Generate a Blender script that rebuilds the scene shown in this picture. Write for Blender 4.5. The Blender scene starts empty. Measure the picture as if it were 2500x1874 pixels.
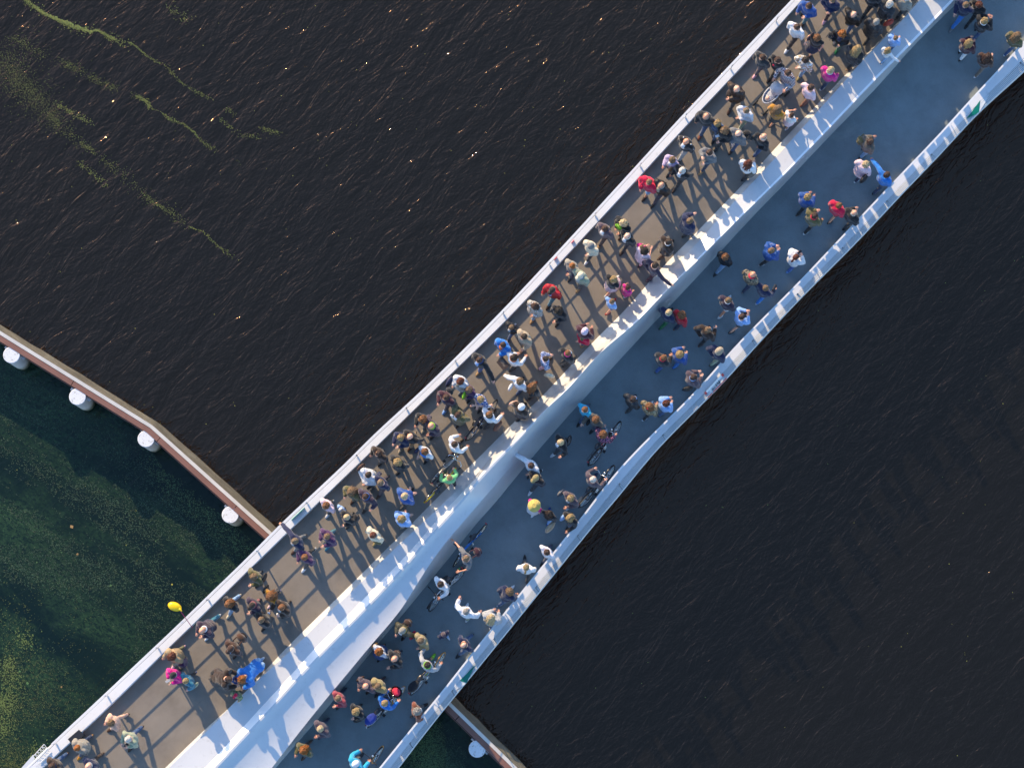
import bpy, bmesh, math, random
from mathutils import Vector, Matrix, noise
random.seed(7)
S = bpy.context.scene
COL = S.collection
R = math.radians

# ------------------------------------------------------------------ camera, sky, sun, exposure
F_PX, CX, CY = 6300.0, 1250.0, 937.0            # focal length and centre of the photograph, in its own pixels
TILT = math.atan(743.0 / F_PX)
ZL = 3.6                                         # level of the upper deck above the water
CAM = Vector((0.0, -80.0 * math.tan(TILT), ZL + 80.0))
cam_d = bpy.data.cameras.new("camera")
cam = bpy.data.objects.new("camera", cam_d); COL.objects.link(cam)
cam.location = CAM; cam.rotation_euler = (TILT, 0, 0)
cam_d.sensor_width = 36.0; cam_d.lens = 36.0 * F_PX / 2500.0
cam_d.clip_start = 1.0; cam_d.clip_end = 6000.0
S.camera = cam

SUN_EL = R(25.0); SUN_DX, SUN_DY = 0.5, -0.866   # the light travels to the lower right of the picture
world = bpy.data.worlds.new("World"); S.world = world; world.use_nodes = True
wn = world.node_tree; wn.nodes.clear()
w_out = wn.nodes.new("ShaderNodeOutputWorld"); w_bg = wn.nodes.new("ShaderNodeBackground")
w_sky = wn.nodes.new("ShaderNodeTexSky"); w_sky.sky_type = 'NISHITA'; w_sky.sun_disc = False
w_sky.sun_elevation = SUN_EL; w_sky.sun_rotation = R(330.0)
w_sky.air_density = 1.0; w_sky.dust_density = 0.6; w_sky.ozone_density = 2.6
w_bg.inputs['Strength'].default_value = 0.15
w_hs = wn.nodes.new('ShaderNodeHueSaturation'); w_hs.inputs['Saturation'].default_value = 1.12
wn.links.new(w_sky.outputs[0], w_hs.inputs['Color']); wn.links.new(w_hs.outputs[0], w_bg.inputs[0]); wn.links.new(w_bg.outputs[0], w_out.inputs[0])
sun_d = bpy.data.lights.new("sun", 'SUN'); sun = bpy.data.objects.new("sun", sun_d); COL.objects.link(sun)
sun_d.energy = 3.0; sun_d.angle = R(0.5); sun_d.color = (1.0, 0.75, 0.46)
sun.rotation_euler = Vector((SUN_DX * math.cos(SUN_EL), SUN_DY * math.cos(SUN_EL), -math.sin(SUN_EL))).to_track_quat('-Z', 'Y').to_euler()
sun.location = (-20, 40, 40)
S.view_settings.view_transform = 'Standard'; S.view_settings.look = 'None'
S.view_settings.gamma = 1.0; S.view_settings.exposure = 1.30
S.view_settings.use_curve_mapping = False

CT, ST = math.cos(TILT), math.sin(TILT)
def at(px, py, z=0.0):
    """The point of the place at height z (over the water) seen at pixel px,py of the 2500 x 1874 photograph."""
    dx, dy = (px - CX) / F_PX, -(py - CY) / F_PX
    d = Vector((dx, dy * CT + ST, dy * ST - CT))
    return CAM + d * ((z - CAM.z) / d.z)

# ------------------------------------------------------------------ tags and linking
def tag(o, label=None, cat=None, group=None, kind=None):
    if label: o['label'] = label
    if cat: o['category'] = cat
    if group: o['group'] = group
    if kind: o['kind'] = kind
    return o
def link(name, me, mats=(), parent=None):
    o = bpy.data.objects.new(name, me); COL.objects.link(o)
    for m in (mats if isinstance(mats, (list, tuple)) else [mats]):
        if m is not None and len(me.materials) < (len(mats) if isinstance(mats, (list, tuple)) else 1): me.materials.append(m)
    if parent is not None: o.parent = parent
    return o
def empty(name, loc=(0, 0, 0), rz=0.0):
    o = bpy.data.objects.new(name, None); COL.objects.link(o)
    o.location = loc; o.rotation_euler = (0, 0, rz); o.empty_display_size = 0.2
    return o
def hexc(h, k=1.0):
    h = h.lstrip('#')
    return tuple(k * ((c / 12.92) if c <= 0.04045 else ((c + 0.055) / 1.055) ** 2.4) for c in (int(h[i:i + 2], 16) / 255 for i in (0, 2, 4))) + (1.0,)

class MB:
    """Collects solid shapes for one mesh."""
    def __init__(s): s.v, s.f, s.m = [], [], []
    def add(s, vs, fs, mi=0):
        b = len(s.v); s.v += [tuple(v) for v in vs]; s.f += [tuple(i + b for i in f) for f in fs]; s.m += [mi] * len(fs)
        return s
    def box(s, c, size, rz=0.0, mi=0, M=None):
        x, y, z = (d / 2 for d in size); T = Matrix.Translation(c) @ Matrix.Rotation(rz, 4, 'Z')
        if M is not None: T = M
        vs = [T @ Vector((a * x, b * y, d * z)) for d in (-1, 1) for a, b in ((-1, -1), (1, -1), (1, 1), (-1, 1))]
        return s.add(vs, [(3, 2, 1, 0), (4, 5, 6, 7), (0, 1, 5, 4), (1, 2, 6, 5), (2, 3, 7, 6), (3, 0, 4, 7)], mi)
    def tube(s, a, b, r0, r1=None, n=8, mi=0, caps=2):
        """Tapered capsule from a to b (round ends when caps > 0)."""
        a, b = Vector(a), Vector(b); r1 = r0 if r1 is None else r1
        ax = (b - a); L = ax.length; ax = ax / L if L > 1e-6 else Vector((0, 0, 1))
        q = ax.to_track_quat('Z', 'Y'); rings = []
        for k in range(caps):
            t = (k + 0.35) / (caps + 0.35) * math.pi / 2; rings.append((a - ax * r0 * math.cos(t), r0 * math.sin(t)))
        rings += [(a, r0), (b, r1)]
        for k in reversed(range(caps)):
            t = (k + 0.35) / (caps + 0.35) * math.pi / 2; rings.append((b + ax * r1 * math.cos(t), r1 * math.sin(t)))
        vs, fs = [], []
        for c, r in rings:
            for i in range(n):
                w = 2 * math.pi * i / n; vs.append(c + q @ Vector((r * math.cos(w), r * math.sin(w), 0)))
        for k in range(len(rings) - 1):
            for i in range(n):
                j = (i + 1) % n; fs.append((k * n + i, k * n + j, (k + 1) * n + j, (k + 1) * n + i))
        fs.append(tuple(reversed(range(n)))); fs.append(tuple((len(rings) - 1) * n + i for i in range(n)))
        return s.add(vs, fs, mi)
    def loft(s, rings, n=12, mi=0):
        """Closed loft through ellipses (cx, cy, cz, rx, ry), from bottom to top."""
        vs, fs = [], []
        for cx, cy, cz, rx, ry in rings:
            for i in range(n):
                w = 2 * math.pi * i / n; vs.append(Vector((cx + rx * math.cos(w), cy + ry * math.sin(w), cz)))
        for k in range(len(rings) - 1):
            for i in range(n):
                j = (i + 1) % n; fs.append((k * n + i, k * n + j, (k + 1) * n + j, (k + 1) * n + i))
        fs.append(tuple(reversed(range(n)))); fs.append(tuple((len(rings) - 1) * n + i for i in range(n)))
        return s.add(vs, fs, mi)
    def ball(s, c, r, n=10, m=7, mi=0, M=None):
        c = Vector(c); r = Vector(r) if hasattr(r, '__len__') else Vector((r, r, r))
        vs, fs = [], []
        for k in range(1, m):
            t = math.pi * k / m
            for i in range(n):
                w = 2 * math.pi * i / n
                p = Vector((r.x * math.sin(t) * math.cos(w), r.y * math.sin(t) * math.sin(w), r.z * math.cos(t)))
                vs.append(c + (M @ p if M is not None else p))
        up = Vector((0, 0, r.z)); up = M @ up if M is not None else up
        vs += [c + up, c - up]; T, B = len(vs) - 2, len(vs) - 1
        for i in range(n):
            j = (i + 1) % n; fs.append((T, i, j)); fs.append((B, (m - 2) * n + j, (m - 2) * n + i))
            for k in range(m - 2): fs.append((k * n + i, (k + 1) * n + i, (k + 1) * n + j, k * n + j))
        return s.add(vs, fs, mi)
    def mesh(s, name, smooth=False):
        me = bpy.data.meshes.new(name); me.from_pydata(s.v, [], s.f)
        if any(s.m): me.polygons.foreach_set('material_index', s.m)
        if smooth: me.polygons.foreach_set('use_smooth', [True] * len(me.polygons))
        me.update(); return me
    def build(s, name, mats, parent=None, smooth=False):
        return link(name, s.mesh(name, smooth), mats, parent)

# ------------------------------------------------------------------ materials
def new_mat(name):
    m = bpy.data.materials.new(name); m.use_nodes = True
    nt = m.node_tree; b = nt.nodes['Principled BSDF']; return m, nt, b
def nd(nt, typ, **kw):
    n = nt.nodes.new(typ)
    for k, v in kw.items():
        if k in n.inputs and not hasattr(n, k): n.inputs[k].default_value = v
        elif hasattr(n, k): setattr(n, k, v)
        else: n.inputs[k.replace('_', ' ')].default_value = v
    return n
def ramp(nt, src, stops):
    r = nt.nodes.new('ShaderNodeValToRGB'); e = r.color_ramp.elements
    while len(e) < len(stops): e.new(0.5)
    for i, (p, c) in enumerate(stops):
        e[i].position = p; e[i].color = c if hasattr(c, '__len__') else (c, c, c, 1)
    nt.links.new(src, r.inputs[0]); return r
def bump(nt, b, h, strength, dist):
    n = nt.nodes.new('ShaderNodeBump'); n.inputs['Strength'].default_value = strength; n.inputs['Distance'].default_value = dist
    nt.links.new(h, n.inputs['Height']); nt.links.new(n.outputs[0], b.inputs['Normal']); return n
def coords(nt, kind='Object', scale=(1, 1, 1), rot=(0, 0, 0)):
    t = nt.nodes.new('ShaderNodeTexCoord'); m = nt.nodes.new('ShaderNodeMapping')
    m.inputs['Scale'].default_value = scale; m.inputs['Rotation'].default_value = rot
    nt.links.new(t.outputs[kind], m.inputs['Vector']); return m.outputs[0]
def noi(nt, vec, scale, detail=4.0, rough=0.55, dist=0.0):
    n = nt.nodes.new('ShaderNodeTexNoise'); n.inputs['Scale'].default_value = scale; n.inputs['Detail'].default_value = detail
    n.inputs['Roughness'].default_value = rough; n.inputs['Distortion'].default_value = dist
    nt.links.new(vec, n.inputs['Vector']); return n
def mixc(nt, fac, a, b, typ='MIX'):
    m = nt.nodes.new('ShaderNodeMix'); m.data_type = 'RGBA'; m.blend_type = typ
    for sock, val in ((m.inputs[0], fac), (m.inputs[6], a), (m.inputs[7], b)):
        if hasattr(val, 'is_output'): nt.links.new(val, sock)
        else: sock.default_value = val
    return m.outputs[2]
def paint(name, c, rough=0.4, var=0.08, scale=3.0, bmp=0.0, metal=0.0, spec=0.5):
    m, nt, b = new_mat(name); v = coords(nt)
    n = noi(nt, v, scale, 5.0, 0.6)
    r = ramp(nt, n.outputs[0], [(0.3, tuple(x * (1 - var) for x in c[:3]) + (1,)), (0.7, tuple(min(1, x * (1 + var)) for x in c[:3]) + (1,))])
    nt.links.new(r.outputs[0], b.inputs['Base Color'])
    b.inputs['Roughness'].default_value = rough; b.inputs['Metallic'].default_value = metal
    b.inputs['Specular IOR Level'].default_value = spec
    if bmp: bump(nt, b, noi(nt, v, scale * 12, 3).outputs[0], bmp, 0.01)
    return m
def obj_colour(nt):
    oi = nt.nodes.new('ShaderNodeObjectInfo'); return oi.outputs['Color']

def make_deck_mat(name, c):
    m, nt, b = new_mat(name); v = coords(nt)
    fine = noi(nt, v, 90.0, 3.0, 0.7); mid = noi(nt, v, 1.1, 6.0, 0.62)
    a = ramp(nt, fine.outputs[0], [(0.25, tuple(x * 0.72 for x in c) + (1,)), (0.75, tuple(x * 1.28 for x in c) + (1,))])
    s = ramp(nt, mid.outputs[0], [(0.28, 0.78), (0.5, 0.97), (0.74, 1.12)])
    k = mixc(nt, 1.0, a.outputs[0], s.outputs[0], 'MULTIPLY')
    sc = noi(nt, coords(nt, 'Object', (1, 1, 1)), 0.55, 7.0, 0.72, 1.6); sr = ramp(nt, sc.outputs[0], [(0.60, 0.0), (0.70, 0.30)])
    k = mixc(nt, sr.outputs[0], k, tuple(x * 1.45 for x in (c[0] * 1.08, c[1], c[2] * .88)) + (1,))
    dk = noi(nt, coords(nt, 'Object', (1, 1, 1)), 0.9, 8.0, 0.75, 2.2); dr = ramp(nt, dk.outputs[0], [(0.62, 0.0), (0.72, 0.35)])
    k = mixc(nt, dr.outputs[0], k, tuple(x * 0.55 for x in c) + (1,))
    # small dark spots of chewing gum and leaf litter
    vo = nt.nodes.new('ShaderNodeTexVoronoi'); vo.inputs['Scale'].default_value = 2.6; nt.links.new(v, vo.inputs['Vector'])
    sp = ramp(nt, vo.outputs['Distance'], [(0.0, 1.0), (0.045, 0.0)])
    k = mixc(nt, sp.outputs[0], k, tuple(x * 0.5 for x in c) + (1,))
    nt.links.new(k, b.inputs['Base Color']); b.inputs['Roughness'].default_value = 0.9; b.inputs['Specular IOR Level'].default_value = 0.25
    bump(nt, b, fine.outputs[0], 0.5, 0.01); return m
M_DECK_U = make_deck_mat('deck_grit_warm_grey', (0.215, 0.190, 0.160))
M_DECK_L = make_deck_mat('deck_grit_blue_shade', (0.190, 0.222, 0.228))  # cool tint puts the blue of the shade into the grit colour

def make_white(name, c, rough):
    m, nt, b = new_mat(name); v = coords(nt)
    n = noi(nt, v, 0.7, 6.0, 0.6); d = noi(nt, v, 6.0, 8.0, 0.7)
    a = ramp(nt, n.outputs[0], [(0.3, tuple(x * 0.93 for x in c) + (1,)), (0.7, tuple(c) + (1,))])
    s = ramp(nt, d.outputs[0], [(0.30, 0.86), (0.44, 1.0)])
    k = mixc(nt, 1.0, a.outputs[0], s.outputs[0], 'MULTIPLY')
    nt.links.new(k, b.inputs['Base Color']); b.inputs['Roughness'].default_value = rough
    rr = ramp(nt, n.outputs[0], [(0.3, rough * 0.8), (0.7, min(1, rough * 1.3))]); nt.links.new(rr.outputs[0], b.inputs['Roughness'])
    bump(nt, b, n.outputs[0], 0.12, 0.05); return m
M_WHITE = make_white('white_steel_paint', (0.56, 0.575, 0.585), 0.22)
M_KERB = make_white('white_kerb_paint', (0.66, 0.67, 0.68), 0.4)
M_CREST_GLARE = paint('crest_sky_glare_white', (0.90, 0.90, 0.89), 0.25, 0.02, 2.0)  # extra-white base colour stands in for bright sky reflected along the crest
M_RAILW = make_white('white_railing_paint', (0.66, 0.67, 0.67), 0.4)
M_SLAT = make_white('pale_grey_slat_paint', (0.60, 0.64, 0.66), 0.45)
M_DARK = paint('dark_gap', (0.05, 0.055, 0.06), 0.6); M_BED = paint('slat_bed_grey', (0.20, 0.22, 0.23), 0.6)
M_STEEL = paint('stainless_cable', (0.45, 0.45, 0.44), 0.35, metal=1.0)
M_SOFFIT = paint('grey_soffit', (0.30, 0.31, 0.32), 0.7)
M_GREEN = paint('green_sign_paint', (0.0, 0.16, 0.115), 0.35)
M_RED = paint('red_sign_paint', (0.48, 0.03, 0.035), 0.4)
M_SIGNW = paint('white_sign_face', (0.66, 0.68, 0.68), 0.4, 0.03)
M_BLACK = paint('black_letter', (0.012, 0.012, 0.014), 0.5)

def make_cloth():
    m, nt, b = new_mat('cloth'); v = coords(nt); c = obj_colour(nt)
    big = noi(nt, v, 7.0, 5.0, 0.6, 0.6); fine = noi(nt, v, 160.0, 2.0)
    s = ramp(nt, big.outputs[0], [(0.3, 0.78), (0.7, 1.12)]); f = ramp(nt, fine.outputs[0], [(0.3, 0.88), (0.7, 1.1)])
    k = mixc(nt, 1.0, c, s.outputs[0], 'MULTIPLY'); k = mixc(nt, 1.0, k, f.outputs[0], 'MULTIPLY')
    nt.links.new(k, b.inputs['Base Color']); b.inputs['Roughness'].default_value = 0.82
    b.inputs['Sheen Weight'].default_value = 0.25; b.inputs['Specular IOR Level'].default_value = 0.3
    bump(nt, b, big.outputs[0], 0.9, 0.035); return m
def make_shiny():
    m, nt, b = new_mat('shiny_cloth'); v = coords(nt); c = obj_colour(nt)
    big = noi(nt, v, 10.0, 5.0, 0.6, 0.8)
    s = ramp(nt, big.outputs[0], [(0.3, 0.8), (0.7, 1.1)]); k = mixc(nt, 1.0, c, s.outputs[0], 'MULTIPLY')
    nt.links.new(k, b.inputs['Base Color']); b.inputs['Roughness'].default_value = 0.42
    bump(nt, b, big.outputs[0], 1.0, 0.04); return m
def make_pattern(kind, c2):
    m, nt, b = new_mat('cloth_' + kind); c = obj_colour(nt)
    if kind == 'stripe':
        w = nt.nodes.new('ShaderNodeTexWave'); w.inputs['Scale'].default_value = 14.0; w.bands_direction = 'Y'
        nt.links.new(coords(nt), w.inputs['Vector']); r = ramp(nt, w.outputs[0], [(0.45, 0.0), (0.55, 1.0)]); k = mixc(nt, r.outputs[0], c, c2)
    elif kind == 'plaid':
        k = c
        for ax in ('Y', 'X', 'Z'):
            w = nt.nodes.new('ShaderNodeTexWave'); w.inputs['Scale'].default_value = 6.5; w.bands_direction = ax
            nt.links.new(coords(nt), w.inputs['Vector']); r = ramp(nt, w.outputs[0], [(0.55, 0.0), (0.62, 0.62 if ax != 'X' else 0.5)])
            k = mixc(nt, r.outputs[0], k, c2 if ax != 'X' else (0.012, 0.02, 0.09, 1))
    elif kind == 'camo':
        n = noi(nt, coords(nt), 16.0, 3.0, 0.6, 1.0); r = ramp(nt, n.outputs[0], [(0.44, 0.0), (0.52, 1.0)]); k = mixc(nt, r.outputs[0], c, c2)
    else:
        vo = nt.nodes.new('ShaderNodeTexVoronoi'); vo.inputs['Scale'].default_value = 26.0; nt.links.new(coords(nt), vo.inputs['Vector'])
        r = ramp(nt, vo.outputs['Distance'], [(0.34, 1.0), (0.46, 0.0)]); k = mixc(nt, r.outputs[0], c, c2)
    nt.links.new(k, b.inputs['Base Color']); b.inputs['Roughness'].default_value = 0.85
    bump(nt, b, noi(nt, coords(nt), 8.0, 5.0).outputs[0], 0.8, 0.03); return m
M_CLOTH, M_SHINY = make_cloth(), make_shiny()
PAT = {'plaid': make_pattern('plaid', (0.62, 0.60, 0.62, 1)), 'stripe': make_pattern('stripe', (0.62, 0.60, 0.64, 1)),
       'floral': make_pattern('floral', (0.66, 0.63, 0.64, 1)), 'dots': make_pattern('dots', (0.42, 0.13, 0.25, 1)),
       'camo': make_pattern('camo', (0.30, 0.24, 0.15, 1)), 'bluecheck': make_pattern('plaid', (0.55, 0.62, 0.78, 1))}
def make_skin():
    m, nt, b = new_mat('skin'); c = obj_colour(nt); n = noi(nt, coords(nt), 22.0, 3.0)
    r = ramp(nt, n.outputs[0], [(0.3, (0.88, 0.82, 0.80, 1)), (0.7, (1.08, 1.04, 1.02, 1))])
    nt.links.new(mixc(nt, 1.0, c, r.outputs[0], 'MULTIPLY'), b.inputs['Base Color'])
    b.inputs['Roughness'].default_value = 0.5; b.inputs['Subsurface Weight'].default_value = 0.0; return m
def make_hair():
    m, nt, b = new_mat('hair'); c = obj_colour(nt)
    n = noi(nt, coords(nt, 'Object', (14, 14, 3)), 3.4, 5.0, 0.65, 1.2); r = ramp(nt, n.outputs[0], [(0.32, 0.35), (0.5, 0.85), (0.68, 1.55)])
    nt.links.new(mixc(nt, 1.0, c, r.outputs[0], 'MULTIPLY'), b.inputs['Base Color'])
    b.inputs['Roughness'].default_value = 0.42; b.inputs['Specular IOR Level'].default_value = 0.45
    bump(nt, b, n.outputs[0], 1.0, 0.03); return m
M_SKIN, M_HAIR = make_skin(), make_hair()
M_EYE = paint('eye_white', (0.7, 0.7, 0.7), 0.2); M_IRIS = paint('eye_dark', (0.03, 0.02, 0.015), 0.2); M_LIP = paint('lips', (0.42, 0.14, 0.12), 0.5)
def make_tint(name, rough, metal=0.0):
    m, nt, b = new_mat(name); c = obj_colour(nt); n = noi(nt, coords(nt), 12.0, 3.0); r = ramp(nt, n.outputs[0], [(0.3, 0.85), (0.7, 1.1)])
    nt.links.new(mixc(nt, 1.0, c, r.outputs[0], 'MULTIPLY'), b.inputs['Base Color'])
    b.inputs['Roughness'].default_value = rough; b.inputs['Metallic'].default_value = metal; return m
M_TINT, M_LEATHER, M_GLOSS = make_tint('tinted_plastic', 0.5), make_tint('tinted_leather', 0.55), make_tint('tinted_gloss_paint', 0.22)
M_RUBBER = paint('black_rubber', (0.02, 0.02, 0.021), 0.8); M_CHROME = paint('polished_metal', (0.62, 0.63, 0.64), 0.22, metal=1.0)
M_BIKEBLK = paint('black_bike_paint', (0.022, 0.023, 0.026), 0.3)

# ------------------------------------------------------------------ water
def coords_t(nt, size, ang, kind='Object'):
    t = nt.nodes.new('ShaderNodeTexCoord'); m = nt.nodes.new('ShaderNodeMapping'); m.vector_type = 'TEXTURE'
    m.inputs['Scale'].default_value = size; m.inputs['Rotation'].default_value = (0, 0, ang)
    nt.links.new(t.outputs[kind], m.inputs['Vector']); return m.outputs[0]
def madd(nt, a, ka, b, kb):
    m1 = nt.nodes.new('ShaderNodeMath'); m1.operation = 'MULTIPLY'; nt.links.new(a, m1.inputs[0]); m1.inputs[1].default_value = ka
    m2 = nt.nodes.new('ShaderNodeMath'); m2.operation = 'MULTIPLY_ADD'; nt.links.new(b, m2.inputs[0]); m2.inputs[1].default_value = kb
    nt.links.new(m1.outputs[0], m2.inputs[2]); return m2.outputs[0]
def make_water(name, c1, c2, wave, rough, ior=1.74, tint=(1.0, 0.60, 0.40, 1)):
    m, nt, b = new_mat(name)
    swell = noi(nt, coords_t(nt, (2.6, 1.0, 1), R(52)), 0.95, 3.0, 0.5, 0.5)
    chop = noi(nt, coords_t(nt, (2.0, 0.8, 1), R(38)), 3.0, 4.0, 0.6, 0.9)
    rip = noi(nt, coords_t(nt, (1.8, 1.0, 1), R(60)), 11.0, 3.0, 0.6, 0.5)
    # narrow wave crests: a folded noise gives sharp ridges
    ridge = noi(nt, coords_t(nt, (2.8, 0.9, 1), R(50)), 1.7, 3.0, 0.55, 1.1)
    rr = ramp(nt, ridge.outputs[0], [(0.40, 0.0), (0.50, 1.0), (0.60, 0.0)])
    h = madd(nt, swell.outputs[0], 1.1, chop.outputs[0], 0.50)
    h = madd(nt, h, 1.0, rip.outputs[0], 0.16); h = madd(nt, h, 1.0, rr.outputs[0], 0.10)
    patch = noi(nt, coords(nt), 0.16, 4.0, 0.6)
    k = ramp(nt, patch.outputs[0], [(0.3, c1 + (1,)), (0.7, c2 + (1,))])
    dif = nt.nodes.new('ShaderNodeBsdfDiffuse'); dif.name = 'body'; nt.links.new(k.outputs[0], dif.inputs['Color'])
    glo = nt.nodes.new('ShaderNodeBsdfGlossy'); glo.inputs['Roughness'].default_value = rough; glo.inputs['Color'].default_value = tint
    fr = nt.nodes.new('ShaderNodeFresnel'); fr.inputs['IOR'].default_value = ior
    bp = bump(nt, b, h, 1.0, wave); nt.links.new(bp.outputs[0], glo.inputs['Normal']); nt.links.new(bp.outputs[0], fr.inputs['Normal'])
    mx = nt.nodes.new('ShaderNodeMixShader'); nt.links.new(fr.outputs[0], mx.inputs[0]); nt.links.new(dif.outputs[0], mx.inputs[1]); nt.links.new(glo.outputs[0], mx.inputs[2])
    nt.links.new(mx.outputs[0], nt.nodes['Material Output'].inputs['Surface']); nt.nodes.remove(b); return m
M_WATER = make_water('canal_water', (0.0044, 0.0040, 0.0034), (0.0036, 0.0036, 0.0034), 0.066, 0.05)
def make_weedwater():
    m = make_water('weedy_water', (0.003, 0.010, 0.011), (0.005, 0.013, 0.010), 0.04, 0.07, 1.5, (0.62, 0.62, 0.50, 1)); nt = m.node_tree; src = nt.nodes['body'].inputs['Color'].links[0].from_socket
    st = noi(nt, coords_t(nt, (2.4, 0.8, 1), R(-33)), 0.42, 6.0, 0.62, 0.6); tuft = noi(nt, coords_t(nt, (1.4, 0.8, 1), R(-33)), 9.0, 7.0, 0.8, 1.0)
    a = ramp(nt, st.outputs[0], [(0.42, 0.0), (0.66, 1.0)]); t = ramp(nt, tuft.outputs[0], [(0.42, 0.0), (0.62, 1.0)])
    f = nt.nodes.new('ShaderNodeMath'); f.operation = 'MULTIPLY'; nt.links.new(a.outputs[0], f.inputs[0]); nt.links.new(t.outputs[0], f.inputs[1])
    nt.links.new(mixc(nt, f.outputs[0], src, (0.034, 0.075, 0.032, 1)), nt.nodes['body'].inputs['Color']); return m
M_WEEDW = make_weedwater()
w = MB(); w.add([(-2500, -2500, 0), (2500, -2500, 0), (2500, 2500, 0), (-2500, 2500, 0)], [(0, 1, 2, 3)])
tag(w.build('water', M_WATER), kind='structure')

DYKE = [(-260, 650), (0, 808), (371, 1037.7), (664, 1300), (1101, 1715.7), (1260, 1871), (1420, 2034)]
poly = [at(x - 14, y + 16, 0.004) for x, y in DYKE] + [at(1420, 2300, 0.004), at(-260, 2300, 0.004)]
w = MB(); w.add(poly, [tuple(reversed(range(len(poly))))])
tag(w.build('weedy_water_surface', M_WEEDW), kind='structure')

# floating duckweed: tiny leaves drifting in streaks
def leaf_mat(name, rough=0.6):
    m, nt, b = new_mat(name); a = nt.nodes.new('ShaderNodeAttribute'); a.attribute_name = 'Col'
    nt.links.new(a.outputs['Color'], b.inputs['Base Color']); b.inputs['Roughness'].default_value = rough; return m
M_LEAF = leaf_mat('leaf_by_leaf_green')
def scatter(name, pts, lab=None):
    """pts: (world point, size, length ratio, angle, colour, tilt). Every leaf a small four-sided blade; all joined, nobody could count them."""
    vs, fs, cs = [], [], []
    for p, s, k, an, c, tl in pts:
        ca, sa = math.cos(an), math.sin(an); b = len(vs)
        for u, v in ((-1, 0), (-0.1, -1), (1, 0), (0.1, 1)):
            x, y = u * s * k, v * s; vs.append((p.x + x * ca - y * sa, p.y + x * sa + y * ca, p.z + tl * u * s))
        fs.append((b, b + 1, b + 2, b + 3)); cs += [c] * 4
    me = bpy.data.meshes.new(name); me.from_pydata(vs, [], fs)
    at_ = me.color_attributes.new('Col', 'FLOAT_COLOR', 'CORNER')
    flat = []
    for c in cs: flat += [c[0], c[1], c[2], 1.0]
    at_.data.foreach_set('color', flat); me.update()
    o = link(name, me, M_LEAF); tag(o, lab, kind='stuff'); return o
def along(pl, n, sig0, sig1, clump=0.0):
    """n random points along a polyline of pixels, gaussian about it; sig0..sig1 = spread from start to end."""
    segs = [(Vector(a), Vector(b)) for a, b in zip(pl, pl[1:])]; L = [(b - a).length for a, b in segs]; T = sum(L); out = []
    for _ in range(n):
        t = random.random() * T; acc = 0.0
        for (a, b), l in zip(segs, L):
            if t <= acc + l: break
            acc += l
        q = a.lerp(b, (t - acc) / l); f = t / T
        if clump and noise.noise(Vector((t * 0.021, 3.7 * clump, 0))) < -0.05 + random.uniform(-0.25, 0.25): continue
        s = (sig0 * (1 - f) + sig1 * f) * (0.45 + 0.8 * abs(noise.noise(Vector((t * 0.05, clump, 1))))); out.append((q.x + random.gauss(0, s), q.y + random.gauss(0, s), f))
    return out
k7 = 900 / 2211.0
sc = lambda pl: [(x * k7, y * k7) for x, y in pl]
S1 = sc([(150, 0), (210, 45), (270, 85), (340, 120), (440, 165), (540, 190), (585, 182), (690, 240), (790, 260)])
S1b = sc([(790, 260), (870, 325), (920, 360), (1000, 395), (1030, 435), (1090, 500), (1180, 555), (1290, 600), (1480, 740), (1600, 780), (1720, 810)])
S2 = sc([(60, 220), (140, 260), (250, 330), (360, 370), (470, 420), (560, 470), (640, 510), (740, 545), (820, 580)])
S2b = sc([(820, 580), (885, 610), (895, 645), (980, 680), (1010, 710), (1100, 745), (1160, 790), (1190, 825)])
S2c = sc([(1190, 825), (1250, 875), (1330, 930), (1450, 990), (1530, 1030)])
S3 = sc([(0, 330), (100, 480), (200, 570), (300, 680), (350, 750)])
S3b = sc([(350, 750), (430, 820), (520, 880), (600, 940), (680, 1010), (740, 1060), (790, 1100), (900, 1200), (1000, 1260), (1080, 1310), (1130, 1360)])
S3c = sc([(1130, 1360), (1220, 1390), (1290, 1460), (1390, 1540)])
pts = []
def duck(lst, s0, s1, bright=1.0, z=0.006):
    for x, y, f in lst:
        g = random.uniform(0.55, 1.15) * bright; yel = random.uniform(0.0, 1.0)
        c = ((0.08 + 0.08 * yel) * g, (0.125 + 0.04 * yel) * g, 0.024 * g)
        pts.append((at(x, y, z + random.uniform(0, .012)), random.uniform(s0, s1), random.uniform(1.0, 1.7), random.uniform(0, 6.28), c, 0.0))
duck(along(S1, 2000, 3.4, 2.6, 0.7), 0.006, 0.014, 1.0); duck(along(S1[1:3] + S1[5:7], 260, 2.5, 2.5), 0.014, 0.03, 1.2); duck(along(S1, 350, 14, 14, 1.0), 0.008, 0.018)
duck(along(S1b, 800, 3, 6, 2.0), 0.006, 0.013); duck(along(S2, 1500, 16, 7, 3.0), 0.005, 0.011, .8); duck(along(S2b, 1100, 4, 2.6, 4.3), 0.006, 0.014, 1.0)
duck(along(S2c, 420, 5, 9, 5.0), 0.006, 0.012); duck(along(S3, 2600, 44, 28), 0.005, 0.010, 0.5); duck(along(S3, 900, 20, 12, 8.1), 0.006, 0.012, 0.65); duck(along(S3b, 1400, 8, 5, 6.3), 0.005, 0.012, .9); duck(along(S3b, 600, 26, 14, 6.5), 0.007, 0.014, 0.7); duck(along(S3c, 120, 3, 4), 0.008, 0.016)
duck(along(sc([(330, 620), (440, 680), (550, 740)]), 160, 9, 9), 0.008, 0.016); duck(along(sc([(470, 970), (600, 1080), (640, 1120)]), 130, 8, 8), 0.008, 0.015)
duck(along(sc([(1010, 40), (1060, 90), (1130, 120)]), 90, 14, 14), 0.008, 0.016, 0.8); duck(along(sc([(1300, 700), (1450, 810), (1580, 830)]), 90, 7, 7), 0.008, 0.015)
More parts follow.
